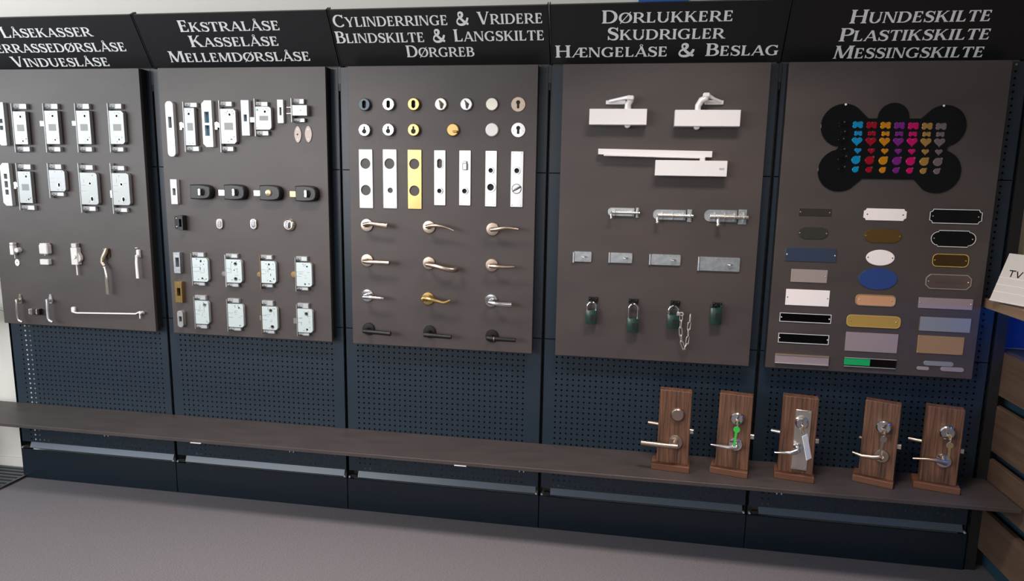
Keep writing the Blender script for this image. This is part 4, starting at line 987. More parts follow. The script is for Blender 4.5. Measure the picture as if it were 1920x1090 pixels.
def padlock(label, body, sh_top, brk, shrouded=False, lr=.0045):
    D = .03; cx, cz, w, h = B(*body, .03)
    bx_, bz_, bw, bh = B(*brk, .012)
    rk = item('padlock_hook', 'small black wall hook carrying the '+label, 'hook', bx_, bz_)
    MB().box(-bw/2, bw/2, -.006, 0, -bh*.5, bh*.5, .001).build('hook_plate', 'black_metal', rk)
    hy = P((body[0]+body[2])/2, sh_top, .03)
    hz = hy.z-bz_; hx = hy.x-bx_
    MB().tube([(-.003, -.004, 0), (-.003, -.02, -.004), (hx, -.03, hz-.004 if not shrouded else hz), (hx+.002, -.042, hz+.001)], .0035, 10).build('hook_arm', 'black_metal', rk)
    for s_ in (-1, 1): MB().ball((s_*bw*.34, -.009, bh*.15), (.005, .005, .005)).build('screw_head', 'black_metal', rk)
    t = thing('padlock', label, 'padlock', (cx, YB-.014, cz))
    out = chamf(-w/2, w/2, -h/2, h/2, .004)
    # body: octagonal-section block standing upright
    c = w*.28
    sec = [(-w/2, -.004), (-w/2, -.012), (-w/2+c*.6, -.017), (w/2-c*.6, -.017), (w/2, -.012), (w/2, .006), (w/2-c*.6, .011), (-w/2+c*.6, .011), (-w/2, .006)]
    vs = [(a, b-.003, z) for z, k in ((-h/2, .94), (-h/2+.003, 1), (h/2-.003, 1), (h/2, .94)) for a, b in [(p*k, q*k) for p, q in sec]]
    n = len(sec); fs = [tuple(range(n)), tuple(range(3*n, 4*n))]
    for r in range(3):
        for i in range(n): j = (i+1) % n; fs.append((r*n+i, r*n+j, (r+1)*n+j, (r+1)*n+i))
    MB().add(vs, fs).build('body', 'padlock_green', t)
    top = hy.z-cz
    if shrouded:
        for s_ in (-1, 1): MB().box(s_*w*.5-.008*(s_ > 0), s_*w*.5+.008*(s_ < 0), -.018, .006, h*.5-.002, h*.5+.01, .002).build('shoulder', 'padlock_green', t)
        MB().tube([(-w*.16, -.004, h*.4), (-w*.14, -.004, h*.56), (0, -.004, h*.66), (w*.14, -.004, h*.56), (w*.16, -.004, h*.4)], .004, 10, (0, 1, 0)).build('shackle', 'black_metal', t)
    else:
        a = w*.4; zt = top; pts = [(-a, -.004, h*.42), (-a, -.004, zt-a)]
        pts += [(a*math.cos(PI-PI*i/8), -.004, zt-a+a*math.sin(PI-PI*i/8)) for i in range(1, 8)] + [(a, -.004, zt-a), (a, -.004, h*.42)]
        MB().tube(pts, lr, 12, (0, 1, 0)).build('shackle', 'chrome', t)
    MB().box(-w*.05, w*.35, -.0206, -.0195, -h*.3, h*.2, .0002).build('front_facet', 'black_plastic', t)
    return t
padlock('dark padlock with a short bright shackle, leftmost of four', (1098.5, 582, 1119, 608), 568, (1103.5, 557.5, 1121, 567))
padlock('dark padlock with a long bright shackle, second of four', (1176, 597.5, 1197, 623.5), 571.5, (1179, 561, 1197, 570.5))
padlock('dark padlock with a steel chain hanging from its shackle', (1251, 591, 1273.5, 616), 575, (1257.5, 564.5, 1275.5, 574))
padlock('dark padlock with shrouded shackle, rightmost of four', (1331.8, 577.5, 1353, 609), 573.5, (1336.5, 568, 1354, 575.5), True)
# chain
t0 = P(1279, 590, .04); t = thing('padlock_chain', 'steel link chain looping down from the third padlock', 'chain', (t0.x, YB-.03, t0.z))
def link(pts):
    pass
path = [(1277.5, 588), (1277, 601), (1276, 615), (1276.5, 629), (1277.5, 641), (1283, 655), (1288, 645), (1290, 632), (1291, 618), (1293, 605), (1295, 590)]
MB().tube([(.007*math.cos(2*PI*i/14)-.001, 0, .007*math.sin(2*PI*i/14)) for i in range(14)], .0026, 8, (0, 1, 0), closed=True).build('end_ring', 'chain_steel', t)
MB().box(-.021, -.007, -.006, .006, -.008, .007, .002).build('clevis', 'chain_steel', t)
prev = None
pw = [onY(u, v, YB-.03) for u, v in path]
for i in range(len(pw)-1):
    a = pw[i]-t0; b = pw[i+1]-t0; a.y = b.y = 0; d = b-a; L = d.length+.006; d.normalize(); s_ = Vector((-d.z, 0, d.x)); c = (a+b)/2
    if i % 2: s2 = (s_*.35+Vector((0, -.93, 0)))
    else: s2 = s_*.93+Vector((0, -.35, 0))
    hw = .0058; hl = L/2-hw; q = []
    for k in range(9): an = -PI/2+PI*k/8; q.append(c+d*(hl+hw*math.cos(an))+s2*hw*math.sin(an))
    for k in range(9): an = PI/2+PI*k/8; q.append(c+d*(-hl+hw*math.cos(an))+s2*hw*math.sin(an))
    MB().tube(q, .0019, 8, (0, 1, 0) if not i % 2 else (1, 0, .3), closed=True).build('chain_link', 'chain_steel', t)

# ================================================================== BOARD 5: dog tags
def star(circles, rects, n=160, cx=0, cz=0):
    """outline of a union of circles and rectangles, seen as a radius for each direction"""
    out = []
    for i in range(n):
        a = 2*PI*i/n; dx, dz = math.cos(a), math.sin(a); r = 0
        for x0, x1, z0, z1 in rects:
            ts = [((x1 if dx > 0 else x0)-cx)/dx if abs(dx) > 1e-9 else 9, ((z1 if dz > 0 else z0)-cz)/dz if abs(dz) > 1e-9 else 9]
            r = max(r, min(ts))
        for x, z, R in circles:
            b = (x-cx)*dx+(z-cz)*dz; c = (x-cx)**2+(z-cz)**2-R*R; D = b*b-c
            if D > 0: r = max(r, b+math.sqrt(D))
        out.append((cx+dx*r, cz+dz*r))
    return out
bc = P(1673, 279, .004)
cs = []
for u, v, r in ((1581, 235.5, 42.5), (1769.5, 237, 42.5), (1575, 319.5, 42), (1758, 322, 44), (1675, 221, 29.5)):
    p = P(u, v, .004); cs.append((p.x-bc.x, p.z-bc.z, P(u+r, v, .004).x-p.x))
p0, p1 = P(1565, 222, .004), P(1780, 337, .004)
t = item('bone_board', 'large glossy black bone-shaped board carrying coloured dog tags', 'tag board', bc.x, bc.z)
MB().prism(star(cs, [(p0.x-bc.x+.02, p1.x-bc.x-.02, p1.z-bc.z-.002, p0.z-bc.z)], 240), -.005, 0, (), .0008).build('bone_panel', 'black_gloss', t)
for u, v in ((1586, 196), (1770, 198.3)):
    p = P(u, v, .005); screw(t, p.x-bc.x, p.z-bc.z, -.005, .0042, 'white_paint')
# six shapes x eight colours, each modelled once per shape and copied
def bone_out(w, h): r = h*.3; return star([(s*(w/2-r), q*(h/2-r), r) for s in (-1, 1) for q in (-1, 1)], [(-w/2+r, w/2-r, -h*.3, h*.3)], 64)
def heart_out(w):
    return [(w*.5*math.sin(a)**3, w*.03+w*.5*(13*math.cos(a)-5*math.cos(2*a)-2*math.cos(3*a)-math.cos(4*a))/16) for a in [2*PI*i/40 for i in range(40)]]
def disc_out(r): return star([(0, 0, r), (r*.72, r*.72, r*.36)], [], 56)
sh = P(1675, 280, .006); SCL = P(1685, 280, .006).x-P(1675, 280, .006).x; SCL /= 10
shapes = [('bone', 'large', bone_out(19.5*SCL, 14*SCL)), ('bone', 'small', bone_out(15*SCL, 10*SCL)), ('heart', 'large', heart_out(20*SCL)), ('heart', 'small', heart_out(13.5*SCL)), ('round', 'large', disc_out(8.3*SCL)), ('round', 'small', disc_out(6*SCL))]
colors = [('black', 'tag_black'), ('blue', 'tag_blue'), ('red', 'tag_red'), ('orange', 'tag_orange'), ('purple', 'tag_purple'), ('pink', 'tag_pink'), ('brass', 'tag_brassy'), ('silver-grey', 'tag_grey')]
# photo x of the first and last column of each row, and y of first and last
rows = [(1582.5, 233.7, 1764.5, 237.3), (1583.5, 250, 1763, 252.3), (1581, 264.8, 1761.5, 267.3), (1583, 282.5, 1760, 285.5), (1579, 299.5, 1758, 304), (1578, 317.5, 1756, 321.5)]
for (shape, size, out), (ua, va, ub, vb) in zip(shapes, rows):
    proto = None
    for k, (cn, cm) in enumerate(colors):
        s_ = k/7; p = P(ua+(ub-ua)*s_, va+(vb-va)*s_, .006)
        if proto is None:
            proto = MB().prism(out, -.0035, 0, (), .0009)
            pm = proto.build('dog_tag', cm); o = pm
        else:
            o = pm.copy(); o.data = pm.data.copy(); o.data.materials[0] = M[cm]; COL.objects.link(o)
        o.location = (p.x, YB-.0051, p.z)
        tag(o, '%s %s %s dog tag on the black bone board' % (size, cn, {'bone': 'bone-shaped', 'heart': 'heart-shaped', 'round': 'round'}[shape]), 'dog tag', 'dog tags on the bone board')
        e = MB()
        w_ = max(a for a, b in out); hh = max(b for a, b in out)
        if shape == 'round': ex, ez = w_*.78, hh*.78
        elif shape == 'heart': ex, ez = 0, hh*.62
        else: ex, ez = 0, hh*.72
        e.tube([(ex+.0022*math.cos(2*PI*i/10), -.0042, ez+.0022*math.sin(2*PI*i/10)) for i in range(10)], .0006, 6, (0, 1, 0), closed=True).build('eyelet', 'nickel', o)

# nameplates
def notch(w, h, r):      # concave corners
    p = []
    for sx, sz, a0 in ((1, 1, 270), (-1, 1, 360), (-1, -1, 90), (1, -1, 180)):
        cx, cz = sx*w/2, sz*h/2
        rng = [a0-90*i/5 for i in range(6)]
        p += [(cx+r*math.cos(math.radians(a)), cz+r*math.sin(math.radians(a))) for a in rng]
    return p
def scallop(w, h, r):    # rounded ends stepping in from a straight bar
    p = []; n = 8; hh = h*.42; x = w/2-hh
    p += [(x, h/2), ]
    p += [(x+r*.2, hh)]+[(x+hh*math.sin(PI*i/n), hh*math.cos(PI*i/n)) for i in range(1, n)]+[(x+r*.2, -hh), (x, -h/2)]
    return p+[(-a, b) for a, b in p[::-1]]
def outline(kind, w, h):
    if kind == 'rect': return rrect(-w/2, w/2, -h/2, h/2, .0006, 2)
    if kind == 'notch': return notch(w, h, h*.2)
    if kind == 'scallop': return scallop(w, h, .006)
    if kind == 'oval': return circ(0, 0, w/2, 40, h/2)
    if kind == 'stadium': return stadium(-w/2, w/2, -h/2, h/2)
    if kind == 'round': return rrect(-w/2, w/2, -h/2, h/2, h*.34, 5)
    if kind == 'chamfer': return chamf(-w/2, w/2, -h/2, h/2, h*.26)
def nameplate(label, box, kind, m, border=None, screws=True, sm='nickel', D=.003, extra=None, sc=.05):
    cx, cz, w, h = B(*box, D); t = item('nameplate', label, 'nameplate', cx, cz, 'nameplates on the right board')
    out = outline(kind, w, h)
    MB().prism(out, -D, 0, (), .0005).build('plate', m, t)
    if border:
        k = .0016
        inner = outline(kind, w-4*k, h-4*k); outer = outline(kind, w-.6*k, h-.6*k)
        MB().prism(outer, -D-.0006, -D+.0002, [inner]).build('border', border, t)
    if screws:
        for s_ in (-1, 1): screw(t, s_*w*(.5-sc), 0, -D, .0026, sm)
    if extra: extra(t, w, h, D)
    return t
nameplate('dark smoke-coloured rectangular nameplate, topmost in the left column', (1498, 391.5, 1559, 405), 'rect', 'plate_smoke', None)
nameplate('dark olive nameplate with curved ends, second in the left column', (1497, 426.5, 1553, 448.5), 'scallop', 'plate_olive')
nameplate('long steel-blue aluminium nameplate in the left column', (1472.3, 465.5, 1568.3, 491), 'rect', 'plate_steelblue', sm='white_paint', sc=.03)
nameplate('small beige-grey rectangular nameplate in the left column', (1483, 505.8, 1551.2, 530), 'rect', 'plate_beige', sc=.04)
nameplate('white rectangular nameplate with sharp corners in the left column', (1473, 543.7, 1555, 573.7), 'rect', 'plate_white', sc=.04, sm='zinc_side')
nameplate('black nameplate with thin white border, upper of two in the left column', (1461, 588, 1558.7, 605.5), 'rect', 'black_gloss', 'white_line', sm='white_paint', sc=.04)
nameplate('black nameplate with thin white border, lower of two in the left column', (1458.3, 626.3, 1554.3, 645), 'rect', 'black_gloss', 'white_line', sm='white_paint', sc=.03)
nameplate('lilac-grey nameplate in a shiny channel, bottom of the left column', (1453, 666.5, 1554, 683), 'rect', 'plate_lilac', None, False, D=.006,
          extra=lambda t, w, h, D: [MB().box(-w/2, w/2, -D-.004, 0, s_*h*.5-.0012, s_*h*.5+.0012, .0006).build('channel_lip', 'brass_key' if s_ > 0 else 'alu', t) for s_ in (-1, 1)])
nameplate('white nameplate with notched corners, top of the middle column', (1619.5, 391.5, 1699.8, 413.8), 'notch', 'plate_white', sm='hole_dark', sc=.08)
nameplate('dark brass nameplate with curved ends in the middle column', (1620.5, 430, 1691, 455.5), 'scallop', 'plate_dark_gold', sm='brass')
nameplate('small white oval nameplate in the middle column', (1623.8, 468.7, 1677.4, 498.3), 'oval', 'plate_white', sm='hole_dark', sc=.07)
nameplate('larger blue oval nameplate under the white oval one', (1609.8, 502.8, 1682.8, 543.8), 'oval', 'plate_blue', sm='plate_steelblue', sc=.05)
nameplate('pale copper nameplate with clipped rounded ends', (1604, 553.3, 1679.7, 574.5), 'round', 'copper', 'brass_key', sm='nickel', sc=.1)
nameplate('yellow brass nameplate with an engraved border line', (1587, 592, 1688.7, 614.7), 'round', 'plate_brass', 'gold_rim', sm='brass', sc=.08)
nameplate('plain lilac-grey rectangular nameplate without screws', (1584.8, 625, 1683.2, 660.5), 'rect', 'plate_lilac', None, False)
nameplate('sliding sign with a green half and a black half', (1582, 672.3, 1680, 689.8), 'rect', 'black_gloss', None, False, D=.005,
          extra=lambda t, w, h, D: [MB().box(-w/2, 0, -D-.001, -D+.001, -h*.32, h*.4, .0003).build('green_field', 'green_field', t),
                                    MB().box(.0, w/2-.001, -D-.001, -D+.001, -h*.32, h*.32, .0003).build('black_field', 'black_gloss', t)]+
                                   [MB().box(-w/2, w/2, -D-.003, 0, s_*h*.46-.0014, s_*h*.46+.0014, .0006).build('channel_lip', 'alu', t) for s_ in (-1, 1)])
nameplate('largest black nameplate with notched corners, top of the right column', (1742.3, 392.3, 1842, 420.2), 'notch', 'black_gloss', 'white_line', sc=.07, sm='brass_key')
nameplate('black nameplate with rounded stepped ends and a white border', (1744.5, 432, 1830.6, 464), 'scallop', 'black_gloss', 'white_line', sc=.08, sm='brass_key')
nameplate('small dark bronze nameplate with bright brass rim and screws', (1747.5, 476.3, 1817, 501.3), 'round', 'brass_dark', 'gold_rim', sc=.08, sm='brass')
def engr(t, w, h, D):
    m = MB(); rr = random.Random(3); X = -w*.3
    while X < w*.32:
        k = rr.choice((0, 1, 1)); m.box(X, X+.0008, -D-.0002, -D+.0002, -h*.14, h*.06+.003*k); m.box(X, X+.0028, -D-.0002, -D+.0002, -h*.14+.004*k, -h*.11+.004*k); X += .0046
    m.build('engraving', 'engraved', t)
nameplate('grey-brown metal nameplate with clipped corners and faint engraving', (1735, 514.8, 1821.8, 543.2), 'chamfer', 'plate_greybrown', 'plate_beige', sc=.07, extra=engr)
nameplate('slim lilac-grey nameplate with a screw at each end in the right column', (1722, 559.8, 1824, 579.8), 'rect', 'plate_lilac', sc=.03)
nameplate('brushed steel nameplate with bluish sheen in the right column', (1722.8, 596.2, 1820, 622.5), 'rect', 'plate_steel', None, False,
          extra=lambda t, w, h, D: MB().box(-w/2, -w/2+.0022, -D-.0006, 0, -h/2, h/2, .0003).build('edge_strip', 'brass', t))
nameplate('mirror-polished brass rectangular nameplate in the right column', (1720, 631, 1807, 664.3), 'rect', 'plate_mirror_brass', None, False,
          extra=lambda t, w, h, D: [screw(t, a*(w/2-.005), b*(h/2-.005), -D, .002, 'brass') for a in (-1, 1) for b in (-1, 1)])
nameplate('longest of three tiny rounded grey plates, upper one', (1731.8, 678.3, 1788, 686.8), 'stadium', 'plate_steel', None, False)
nameplate('shortest of three tiny rounded grey plates, lower left one', (1719, 688, 1742.3, 694.2), 'stadium', 'plate_beige', None, False)
nameplate('tiny rounded lilac plate at the lower right below the brass mirror plate', (1763.5, 689.3, 1807.5, 697.3), 'stadium', 'plate_lilac', None, False)

# ================================================================== WOODEN LOCK STANDS ON THE SHELF
ZS = .407
def stand(label, bl, br, plank_px, hw):
    """bl, br: pixels of the base's front bottom corners; plank_px: top-left, top-right, bottom-left, bottom-right of its face"""
    A = onZ(*bl, ZS); Bq = onZ(*br, ZS); d = Bq-A; ang = math.atan2(d.y, d.x); w = d.length; c = (A+Bq)/2
    t = thing('lock_stand', label, 'display stand', (c.x, c.y, ZS), 'wooden lock demonstration stands', ang)
    ex = Vector((math.cos(ang), math.sin(ang), 0)); ey = Vector((-math.sin(ang), math.cos(ang), 0))
    def loc(u, v, y): p = hit(u, v, c+ey*y, ey); return ((p-c).dot(ex), y, p.z-ZS)
    MB().box(-w/2, w/2, 0, .088, 0, .026, .002).build('base', 'stand_base_wood', t)
    yp = .022
    TL, TR, BLq, BRq = [loc(*q, yp) for q in plank_px]
    x0 = (TL[0]+BLq[0])/2; x1 = (TR[0]+BRq[0])/2; zt = (TL[2]+TR[2])/2
    MB().box(x0, x1, yp, yp+.045, .026, zt, .002).build('plank', 'stand_wood', t)
    hw(t, loc, yp, x0, x1, zt)
    return t
def knob_cyl(t, p, yp, r=.0265, m='chrome', D=.022, blank=False):
    o = MB().lathe([(0, yp-D), (r*.8, yp-D), (r*.95, yp-D+.004), (r, yp-D*.4), (r*1.05, yp-.002), (r*1.05, yp)], p[0], p[2], 28).build('cylinder', m, t)
    if not blank: MB().box(p[0]-.0011, p[0]+.0011, yp-D-.0006, yp-D+.001, p[2]-.011, p[2]+.004).build('keyway', 'hole_dark', o)
    return o
def st_lever(t, loc, yp, rose, pts, rad, m, r=.0265, rm=None, ref=(0, 0, 1)):
    R = loc(*rose, yp-.008)
    MB().lathe([(0, yp-.009), (r*.6, yp-.009), (r*.93, yp-.008), (r, yp-.005), (r, yp)], R[0], R[2], 28).build('rose', rm or m, t)
    q = [loc(a, b, yp-d) for a, b, d in pts]
    MB().tube([(R[0], yp-.005, R[2]), (R[0], yp-.03, R[2]), (q[0][0], q[0][1], q[0][2])], [.0095, .0095, .0095], 12).build('neck', m, t)
    MB().tube(q, rad, 14, ref).build('lever', m, t)
def rear_lever(t, x0, z, L, m='steel'):
    MB().tube([(x0+.02, .1, z), (x0-L, .112, z)], [.009, .008], 12).build('rear_lever', m, t)
    MB().tube([(x0+.03, .066, z), (x0+.02, .1, z)], [.009, .009], 12).build('rear_neck', m, t)
def latch(t, x1, z, yp): MB().box(x1-.002, x1+.014, yp+.013, yp+.03, z-.009, z+.009, .001).build('latch_bolt', 'nickel', t)

def hw1(t, loc, yp, x0, x1, zt):
    knob_cyl(t, loc(1270.3, 779.3, yp-.012), yp, .028, 'steel', .012, True)
    st_lever(t, loc, yp, (1266.5, 830), [(1270, 838, .046), (1248, 836, .052), (1202, 830.3, .052)], [.0105, .0105, .0105], 'steel', .029)
    rear_lever(t, x0, loc(1225, 807, yp)[2], .045); latch(t, x1, loc(1293, 812, yp)[2], yp)
def hw2(t, loc, yp, x0, x1, zt):
    knob_cyl(t, loc(1381.5, 786.5, yp-.02), yp, .0265, 'chrome', .022)
    st_lever(t, loc, yp, (1379, 834), [(1381, 838, .046), (1365, 839.5, .054), (1333, 833.5, .048)], [(.012, .012), (.009, .0085), (.005, .0035)], 'chrome', .027)
    latch(t, x1, loc(1408, 822, yp)[2], yp)
def hw3(t, loc, yp, x0, x1, zt):
    q = [loc(*p, yp-.004) for p in ((1493, 769), (1523, 771), (1482, 880), (1512, 883))]
    xa, xb = (q[0][0]+q[2][0])/2, (q[1][0]+q[3][0])/2; za, zb = (q[2][2]+q[3][2])/2, (q[0][2]+q[1][2])/2
    pl = MB().prism(rrect(xa, xb, za, zb, .003, 3), yp-.004, yp, (), .001).build('long_plate', 'nickel', t)
    for a in (xa+.007, xb-.007):
        for b in (za+.008, zb-.008): MB().lathe([(0, yp-.0055), (.0026, yp-.005), (.003, yp-.004)], a, b, 10).build('screw', 'chrome', pl)
    knob_cyl(t, loc(1503.6, 795, yp-.02), yp-.004, .0245, 'chrome', .02)
    st_lever(t, loc, yp-.004, (1496, 842), [(1494, 846, .042), (1482, 850, .052), (1468, 849, .052), (1452.5, 848.3, .046)], [(.012, .012), (.009, .009), (.007, .0055), (.005, .0035)], 'chrome', .02)
    rear_lever(t, x0, loc(1462, 823, yp)[2], .03, 'chrome'); latch(t, x1, loc(1530, 830, yp)[2], yp)
def hw4(t, loc, yp, x0, x1, zt):
    knob_cyl(t, loc(1657, 802.5, yp-.02), yp, .0275, 'chrome', .024)
    st_lever(t, loc, yp, (1652.5, 856), [(1652, 857.5, .046), (1636, 858, .054), (1616, 855, .054), (1598.5, 848, .048)], [(.0085, .0095), (.0085, .009), (.0075, .0075), (.005, .004)], 'steel', .027)
    rear_lever(t, x0, loc(1610, 834, yp)[2], .012); latch(t, x1, loc(1684, 840.5, yp)[2], yp)
def hw5(t, loc, yp, x0, x1, zt):
    knob_cyl(t, loc(1776.7, 812.5, yp-.02), yp, .0275, 'chrome', .024)
    st_lever(t, loc, yp, (1769.5, 865), [(1775, 869, .046), (1758, 864, .052), (1736, 861, .052), (1711.5, 860, .048)], [(.010, .010), (.009, .009), (.006, .005), (.005, .004)], 'steel', .0275, 'chrome')
    rear_lever(t, x0, loc(1720, 838.5, yp)[2], .04); latch(t, x1, loc(1803, 849, yp)[2], yp)
stand('brown wooden stand with a blank round cap above a straight lever, leftmost of five', (1220.7, 880), (1292, 889), ((1236, 732), (1298, 735), (1232, 868), (1290, 872)), hw1)
stand('brown wooden stand with wavy grain holding a green key', (1330, 887), (1401, 899), ((1348.4, 738.5), (1413, 743), (1342, 872), (1402, 880)), hw2)
stand('brown wooden stand with a tall steel long plate', (1451, 897), (1526, 908), ((1469.5, 743), (1536, 748.4), (1457.4, 883), (1524, 887)), hw3)
stand('brown wooden stand with a curved satin lever, second from the right', (1597, 902), (1674, 919), ((1624, 752), (1691, 759), (1607.4, 892), (1675, 900)), hw4)
stand('brown wooden stand nearest the slat wall, rightmost of five', (1712, 915), (1800, 930), ((1738.7, 762), (1811, 770), (1723.8, 903), (1793, 912)), hw5)

# keys hanging in the stands' cylinders
def key(label, u0, v0, u1, v1, y, bow_m, blade_m, u2=None, v2=None):
    """key stuck in a cylinder at u0,v0 with a second key hanging to u1,v1"""
    a = onY(u0, v0, y); b = onY(u1, v1, y); t = thing('key_ring', label, 'keys', tuple(a))
    d = b-a; L = d.length
    # inserted key: bow standing out of the keyway
    MB().box(-.0011, .0011, -.012, .010, -.004, .004, .0004).build('inserted_blade', blade_m, t)
    MB().box(-.0012, .0012, -.03, -.011, -.0095, .0095, .001).build('inserted_bow', 'brass_key', t)
    rr = .009
    MB().tube([(rr*.8*math.cos(2*PI*i/16)*.5, -.022+rr*.3*math.cos(2*PI*i/16), -.011+rr*math.sin(2*PI*i/16)) for i in range(16)], .001, 6, (1, .2, 0), closed=True).build('split_ring', 'chrome', t)
    dd = (d/L); px = Vector((dd.z, 0, -dd.x)); o0 = Vector((0, -.024, -.018))
    def q(s_, k): return o0+dd*s_+px*k
    Lk = L-.012
    out = []
    bowr = .0125
    for i in range(14):
        an = math.radians(40+280*i/13); out.append((bowr-bowr*math.cos(an)*1.0, bowr*math.sin(an)))
    pts = [(bowr*2, -.0042), (Lk, -.0042), (Lk+.003, 0), (Lk, .0035), (Lk*.86, .0048), (Lk*.8, .003), (Lk*.72, .0046), (Lk*.65, .003), (bowr*2.05, .0045)]
    ring = [(bowr+bowr*math.cos(math.radians(20+320*i/18)), bowr*math.sin(math.radians(20+320*i/18))) for i in range(19)]
    shape = ring+[(p, k) for p, k in pts]
    m = MB(); n = len(shape); tri = tessellate_polygon([[Vector((s_, k, 0)) for s_, k in shape]])
    vs = [q(s_, k)+Vector((0, e, 0)) for e in (-.0012, .0012) for s_, k in shape]
    fs = [tuple(x) for x in tri]+[tuple(n+i for i in x) for x in tri]+[(i, (i+1) % n, n+(i+1) % n, n+i) for i in range(n)]
    m.add(vs, fs); m.build('hanging_key', bow_m, t)
    return t
def yst(px): return onZ(*px, ZS).y
key('bright green key hanging from the lock of the second wooden stand', 1381, 788.5, 1374, 829, -.205, 'green_key', 'nickel')
key('pale silver keys hanging in the lock of the stand second from the right', 1654.5, 806, 1644.5, 846, -.182, 'nickel', 'nickel')
key('pale brass keys hanging in the lock of the rightmost stand', 1777, 817, 1773, 854, -.19, 'brass_key', 'nickel')
# key with white card tag
a = onY(1504.5, 800, -.205); t = thing('tagged_key', 'key with a white card tag hanging on the long plate stand', 'keys', tuple(a))
MB().box(-.0011, .0011, -.012, .012, -.004, .004, .0004).build('inserted_blade', 'nickel', t)
MB().box(-.0012, .0012, -.03, -.011, -.012, .01, .001).build('inserted_bow', 'brass', t)
MB().tube([(.006*math.cos(2*PI*i/16), -.022, -.018+.009*math.sin(2*PI*i/16)) for i in range(16)], .001, 6, (0, 1, 0), closed=True).build('split_ring', 'brass', t)
m = MB(); m.T = Matrix.Translation((.004, -.026, -.026)) @ Matrix.Rotation(math.radians(-14), 4, 'Y') @ Matrix.Rotation(math.radians(38), 4, 'Z')
m.box(-.015, .015, -.0015, .0015, -.1, 0, .001); m.build('card_tag', 'tag_white', t)

# ================================================================== RIGHT SIDE: slat wall, counter, sign
XW = 4.548
t = thing('slat_wall', 'brown wooden slat wall at the right end of the shelving', 'slat wall', (XW, 0, 0))
for z0, z1 in ((.76, .935), (.527, .715), (.32, .49), (.1, .274)):
    MB().box(0, .022, -2.2, .06, z0, z1, .0015).build('slat', 'slat_wood', t)
MB().box(.05, .06, -2.2, .08, 0, .93).build('backing_panel', 'gap_glow_teal', t)
MB().box(.002, .6, .082, .092, .94, 1.1185).build('niche_glow_panel', 'niche_glow_blue', t)  # added panel, carries the painted blue glow in front of the white wall
MB().box(.022, .6, -2.2, .081, .929, .937, .001).build('top_cap', 'slat_wood', t)
MB().box(.022, .05, .05, .09, 0, .929).build('batten', 'matt_black', t)
MB().box(-.04, 0, .002, .09, 0, 2.05).build('dark_end_panel', 'matt_black', t)
t = thing('wooden_counter', 'thin wooden counter shelf carrying the grey TV sign', 'counter', (4.44, -.004, 1.119))
MB().box(0, .6, -2.2, 0, 0, .035, .001).build('counter_top', 'counter_wood', t)
MB().box(.15, .165, -1.6, -.03, -.008, 0, .001).build('light_strip', 'led_blue', t)
tag(MB().box(0, .02, -2.2, .08, .94, 1.118).build('niche_back_panel', 'niche_glow_blue', None, (4.75, 0, 0)), 'blue-lit back panel in the niche between slats and counter', 'panel')
t = thing('wall_cladding', 'pale beige vertical wood cladding above the counter', 'cladding', (4.534, 0, 1.157))
MB().box(0, .019, .03, .095, 0, 1.4, .002).build('edge_strip', 'beige_wood', t)
for k in range(6): MB().box(.023+.09*k, .109+.09*k, .045, .095, 0, 1.4, .003).build('cladding_board', 'beige_wood', t)
# stepped TV sign
c0 = onZ(1860, 563, 1.161); A_ = math.radians(-68)
t = thing('stepped_sign', 'sloping pale grey stepped sign lettered TV on the counter', 'sign', tuple(c0), None, A_)
m = MB(); LN, WD = .17, .34; ph = math.radians(70)
def sp(s_, k): return (s_*math.cos(ph)-k*math.sin(ph), s_*math.sin(ph)+k*math.cos(ph))   # (y, z) along the slope
def slab(s0, s1, k0, k1, x0=0, x1=WD):
    q = [sp(s0, k0), sp(s1, k0), sp(s1, k1), sp(s0, k1)]
    return MB().add([(x, y, z) for x in (x0, x1) for y, z in q], [(0, 1, 2, 3), (4, 5, 6, 7), (0, 1, 5, 4), (1, 2, 6, 5), (2, 3, 7, 6), (3, 0, 4, 7)])
lens = (0, .034, .062, .09, .185)
for k in range(4):
    slab(lens[k], lens[k+1], 0, .012).build('sign_strip', 'sign_grey', t)
    if k: slab(lens[k]-.0009, lens[k]+.0009, .012, .0132).build('sign_rib', 'plate_white', t)
slab(0, lens[4], -.006, 0).build('sign_back', 'white_plastic', t)
m = MB()
def tv(x0, s0, x1, s1, w=.0045):
    dx, ds = x1-x0, s1-s0; l = math.hypot(dx, ds); nx, ns = -ds/l*w/2, dx/l*w/2
    q = [(x0+nx, s0+ns), (x1+nx, s1+ns), (x1-nx, s1-ns), (x0-nx, s0-ns)]
    vs = [(a, *sp(b, k)) for k in (.0125, .0118) for a, b in q]; m.add(vs, [(0, 1, 2, 3), (4, 5, 6, 7), (0, 1, 5, 4), (1, 2, 6, 5), (2, 3, 7, 6), (3, 0, 4, 7)])
tv(.03, .12, .056, .12); tv(.043, .12, .043, .096); tv(.061, .12, .072, .096); tv(.083, .12, .072, .096)
m.build('lettering', 'black_plastic', t)
slab(-.004, .0, -.004, .014).build('front_lip', 'white_plastic', t)

# blue sign on the back wall above the headers
tag(MB().box(-.1, .1, -.012, 0, 0, .32, .002).build('wall_sign', 'blue_panel', None, (3.157, .099, 2.309)), 'plain blue panel on the wall just above the fourth header', 'sign')

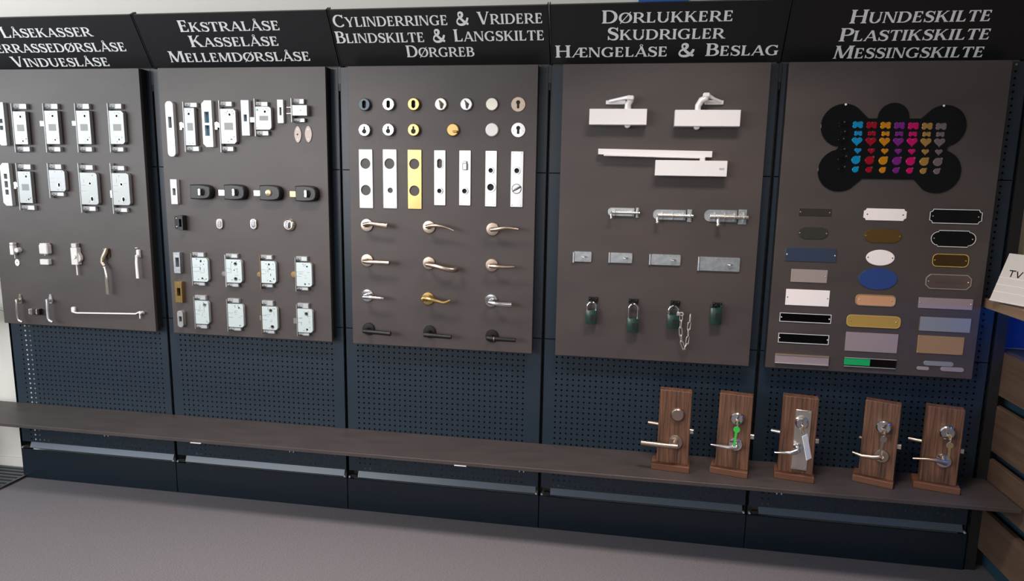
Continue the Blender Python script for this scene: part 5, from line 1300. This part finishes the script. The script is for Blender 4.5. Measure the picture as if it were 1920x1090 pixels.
# ================================================================== LEFT SIDE: entrance mat and palm
t = thing('entrance_mat', 'dark ribbed entrance mat with metal bars at the left end', 'mat', (-.55, -.5, 0))
x0, x1, y0, y1 = -.6, .56, -.9, .578
MB().box(x0, x1, y0, y1, .0, .003).build('mat_base', 'mat_dark', t)
m = MB(); y = y0+.03
while y < y1-.02: m.box(x0+.015, x1-.015, y, y+.011, .003, .009); y += .032
m.build('mat_bars', 'mat_bar', t)
m = MB().box(x0, x1, y0, y0+.012, 0, .011).box(x0, x1, y1-.012, y1, 0, .011).box(x0, x0+.012, y0, y1, 0, .011).box(x1-.012, x1, y0, y1, 0, .011)
m.build('mat_frame', 'mat_bar', t)
t = thing('potted_palm', 'green palm with thin drooping leaves at the left photo edge', 'plant', (-.4, -.02, 0))
MB().add([], [])
m = MB(); n = 20; vs = []; fs = []
for r, z in ((.0, .013), (.1, .013), (.14, .36), (.125, .36), (.12, .33), (0, .33)): vs += [(max(r, .001)*math.cos(2*PI*i/n), max(r, .001)*math.sin(2*PI*i/n), z) for i in range(n)]
for k in range(5):
    for i in range(n): j = (i+1) % n; fs.append((k*n+i, k*n+j, (k+1)*n+j, (k+1)*n+i))
m.add(vs, fs); m.build('pot', 'terracotta', t)
rr = random.Random(5)
for k in range(9):
    an = math.radians(-160+320*k/8) if k < 9 else 0
    an = [0, -.5, .25, 1.5, 2.4, 3.3, 4.2, 5.0, -.15][k]; reach = .3 if k in (0, 1, 2, 8) else .35; top = [1.16, 1.0, 1.25, 1.2, 1.3, 1.2, 1.1, 1.15, .98][k]
    pts = []
    for i in range(9):
        s_ = i/8; rr_ = reach*(s_**1.3); z = .33+(top-.33)*(1.9*s_-1.05*s_*s_ if s_ < 1 else .85)
        pts.append(Vector((rr_*math.cos(an), rr_*math.sin(an)*.25 if abs(math.sin(an)) > .3 else rr_*math.sin(an)*.2, z)))
    m = MB(); m.tube(pts, [.005-.0005*i for i in range(9)], 6, (.3, 1, .2))
    for i in range(3, 9):
        for sd in (-1, 1):
            for f_ in (0, .5):
                p = pts[i] if i == 8 else pts[i].lerp(pts[i+1], f_); tng = (pts[min(8, i+1)]-pts[i-1]).normalized()
                out = (Vector((0, sd*.5, -.15))+tng*.75+Vector((0, 0, sd*.45))).normalized(); ln = .15*(1-.05*i)
                tip = p+out*ln+Vector((0, 0, -.03)); mid = p+out*ln*.5; wv = tng.cross(out).cross(out).normalized()*.0055
                m.add([p-wv*.3, p+wv*.3, mid+wv, tip, mid-wv], [(0, 1, 2, 3, 4)])
    m.build('frond', 'leaf', t)
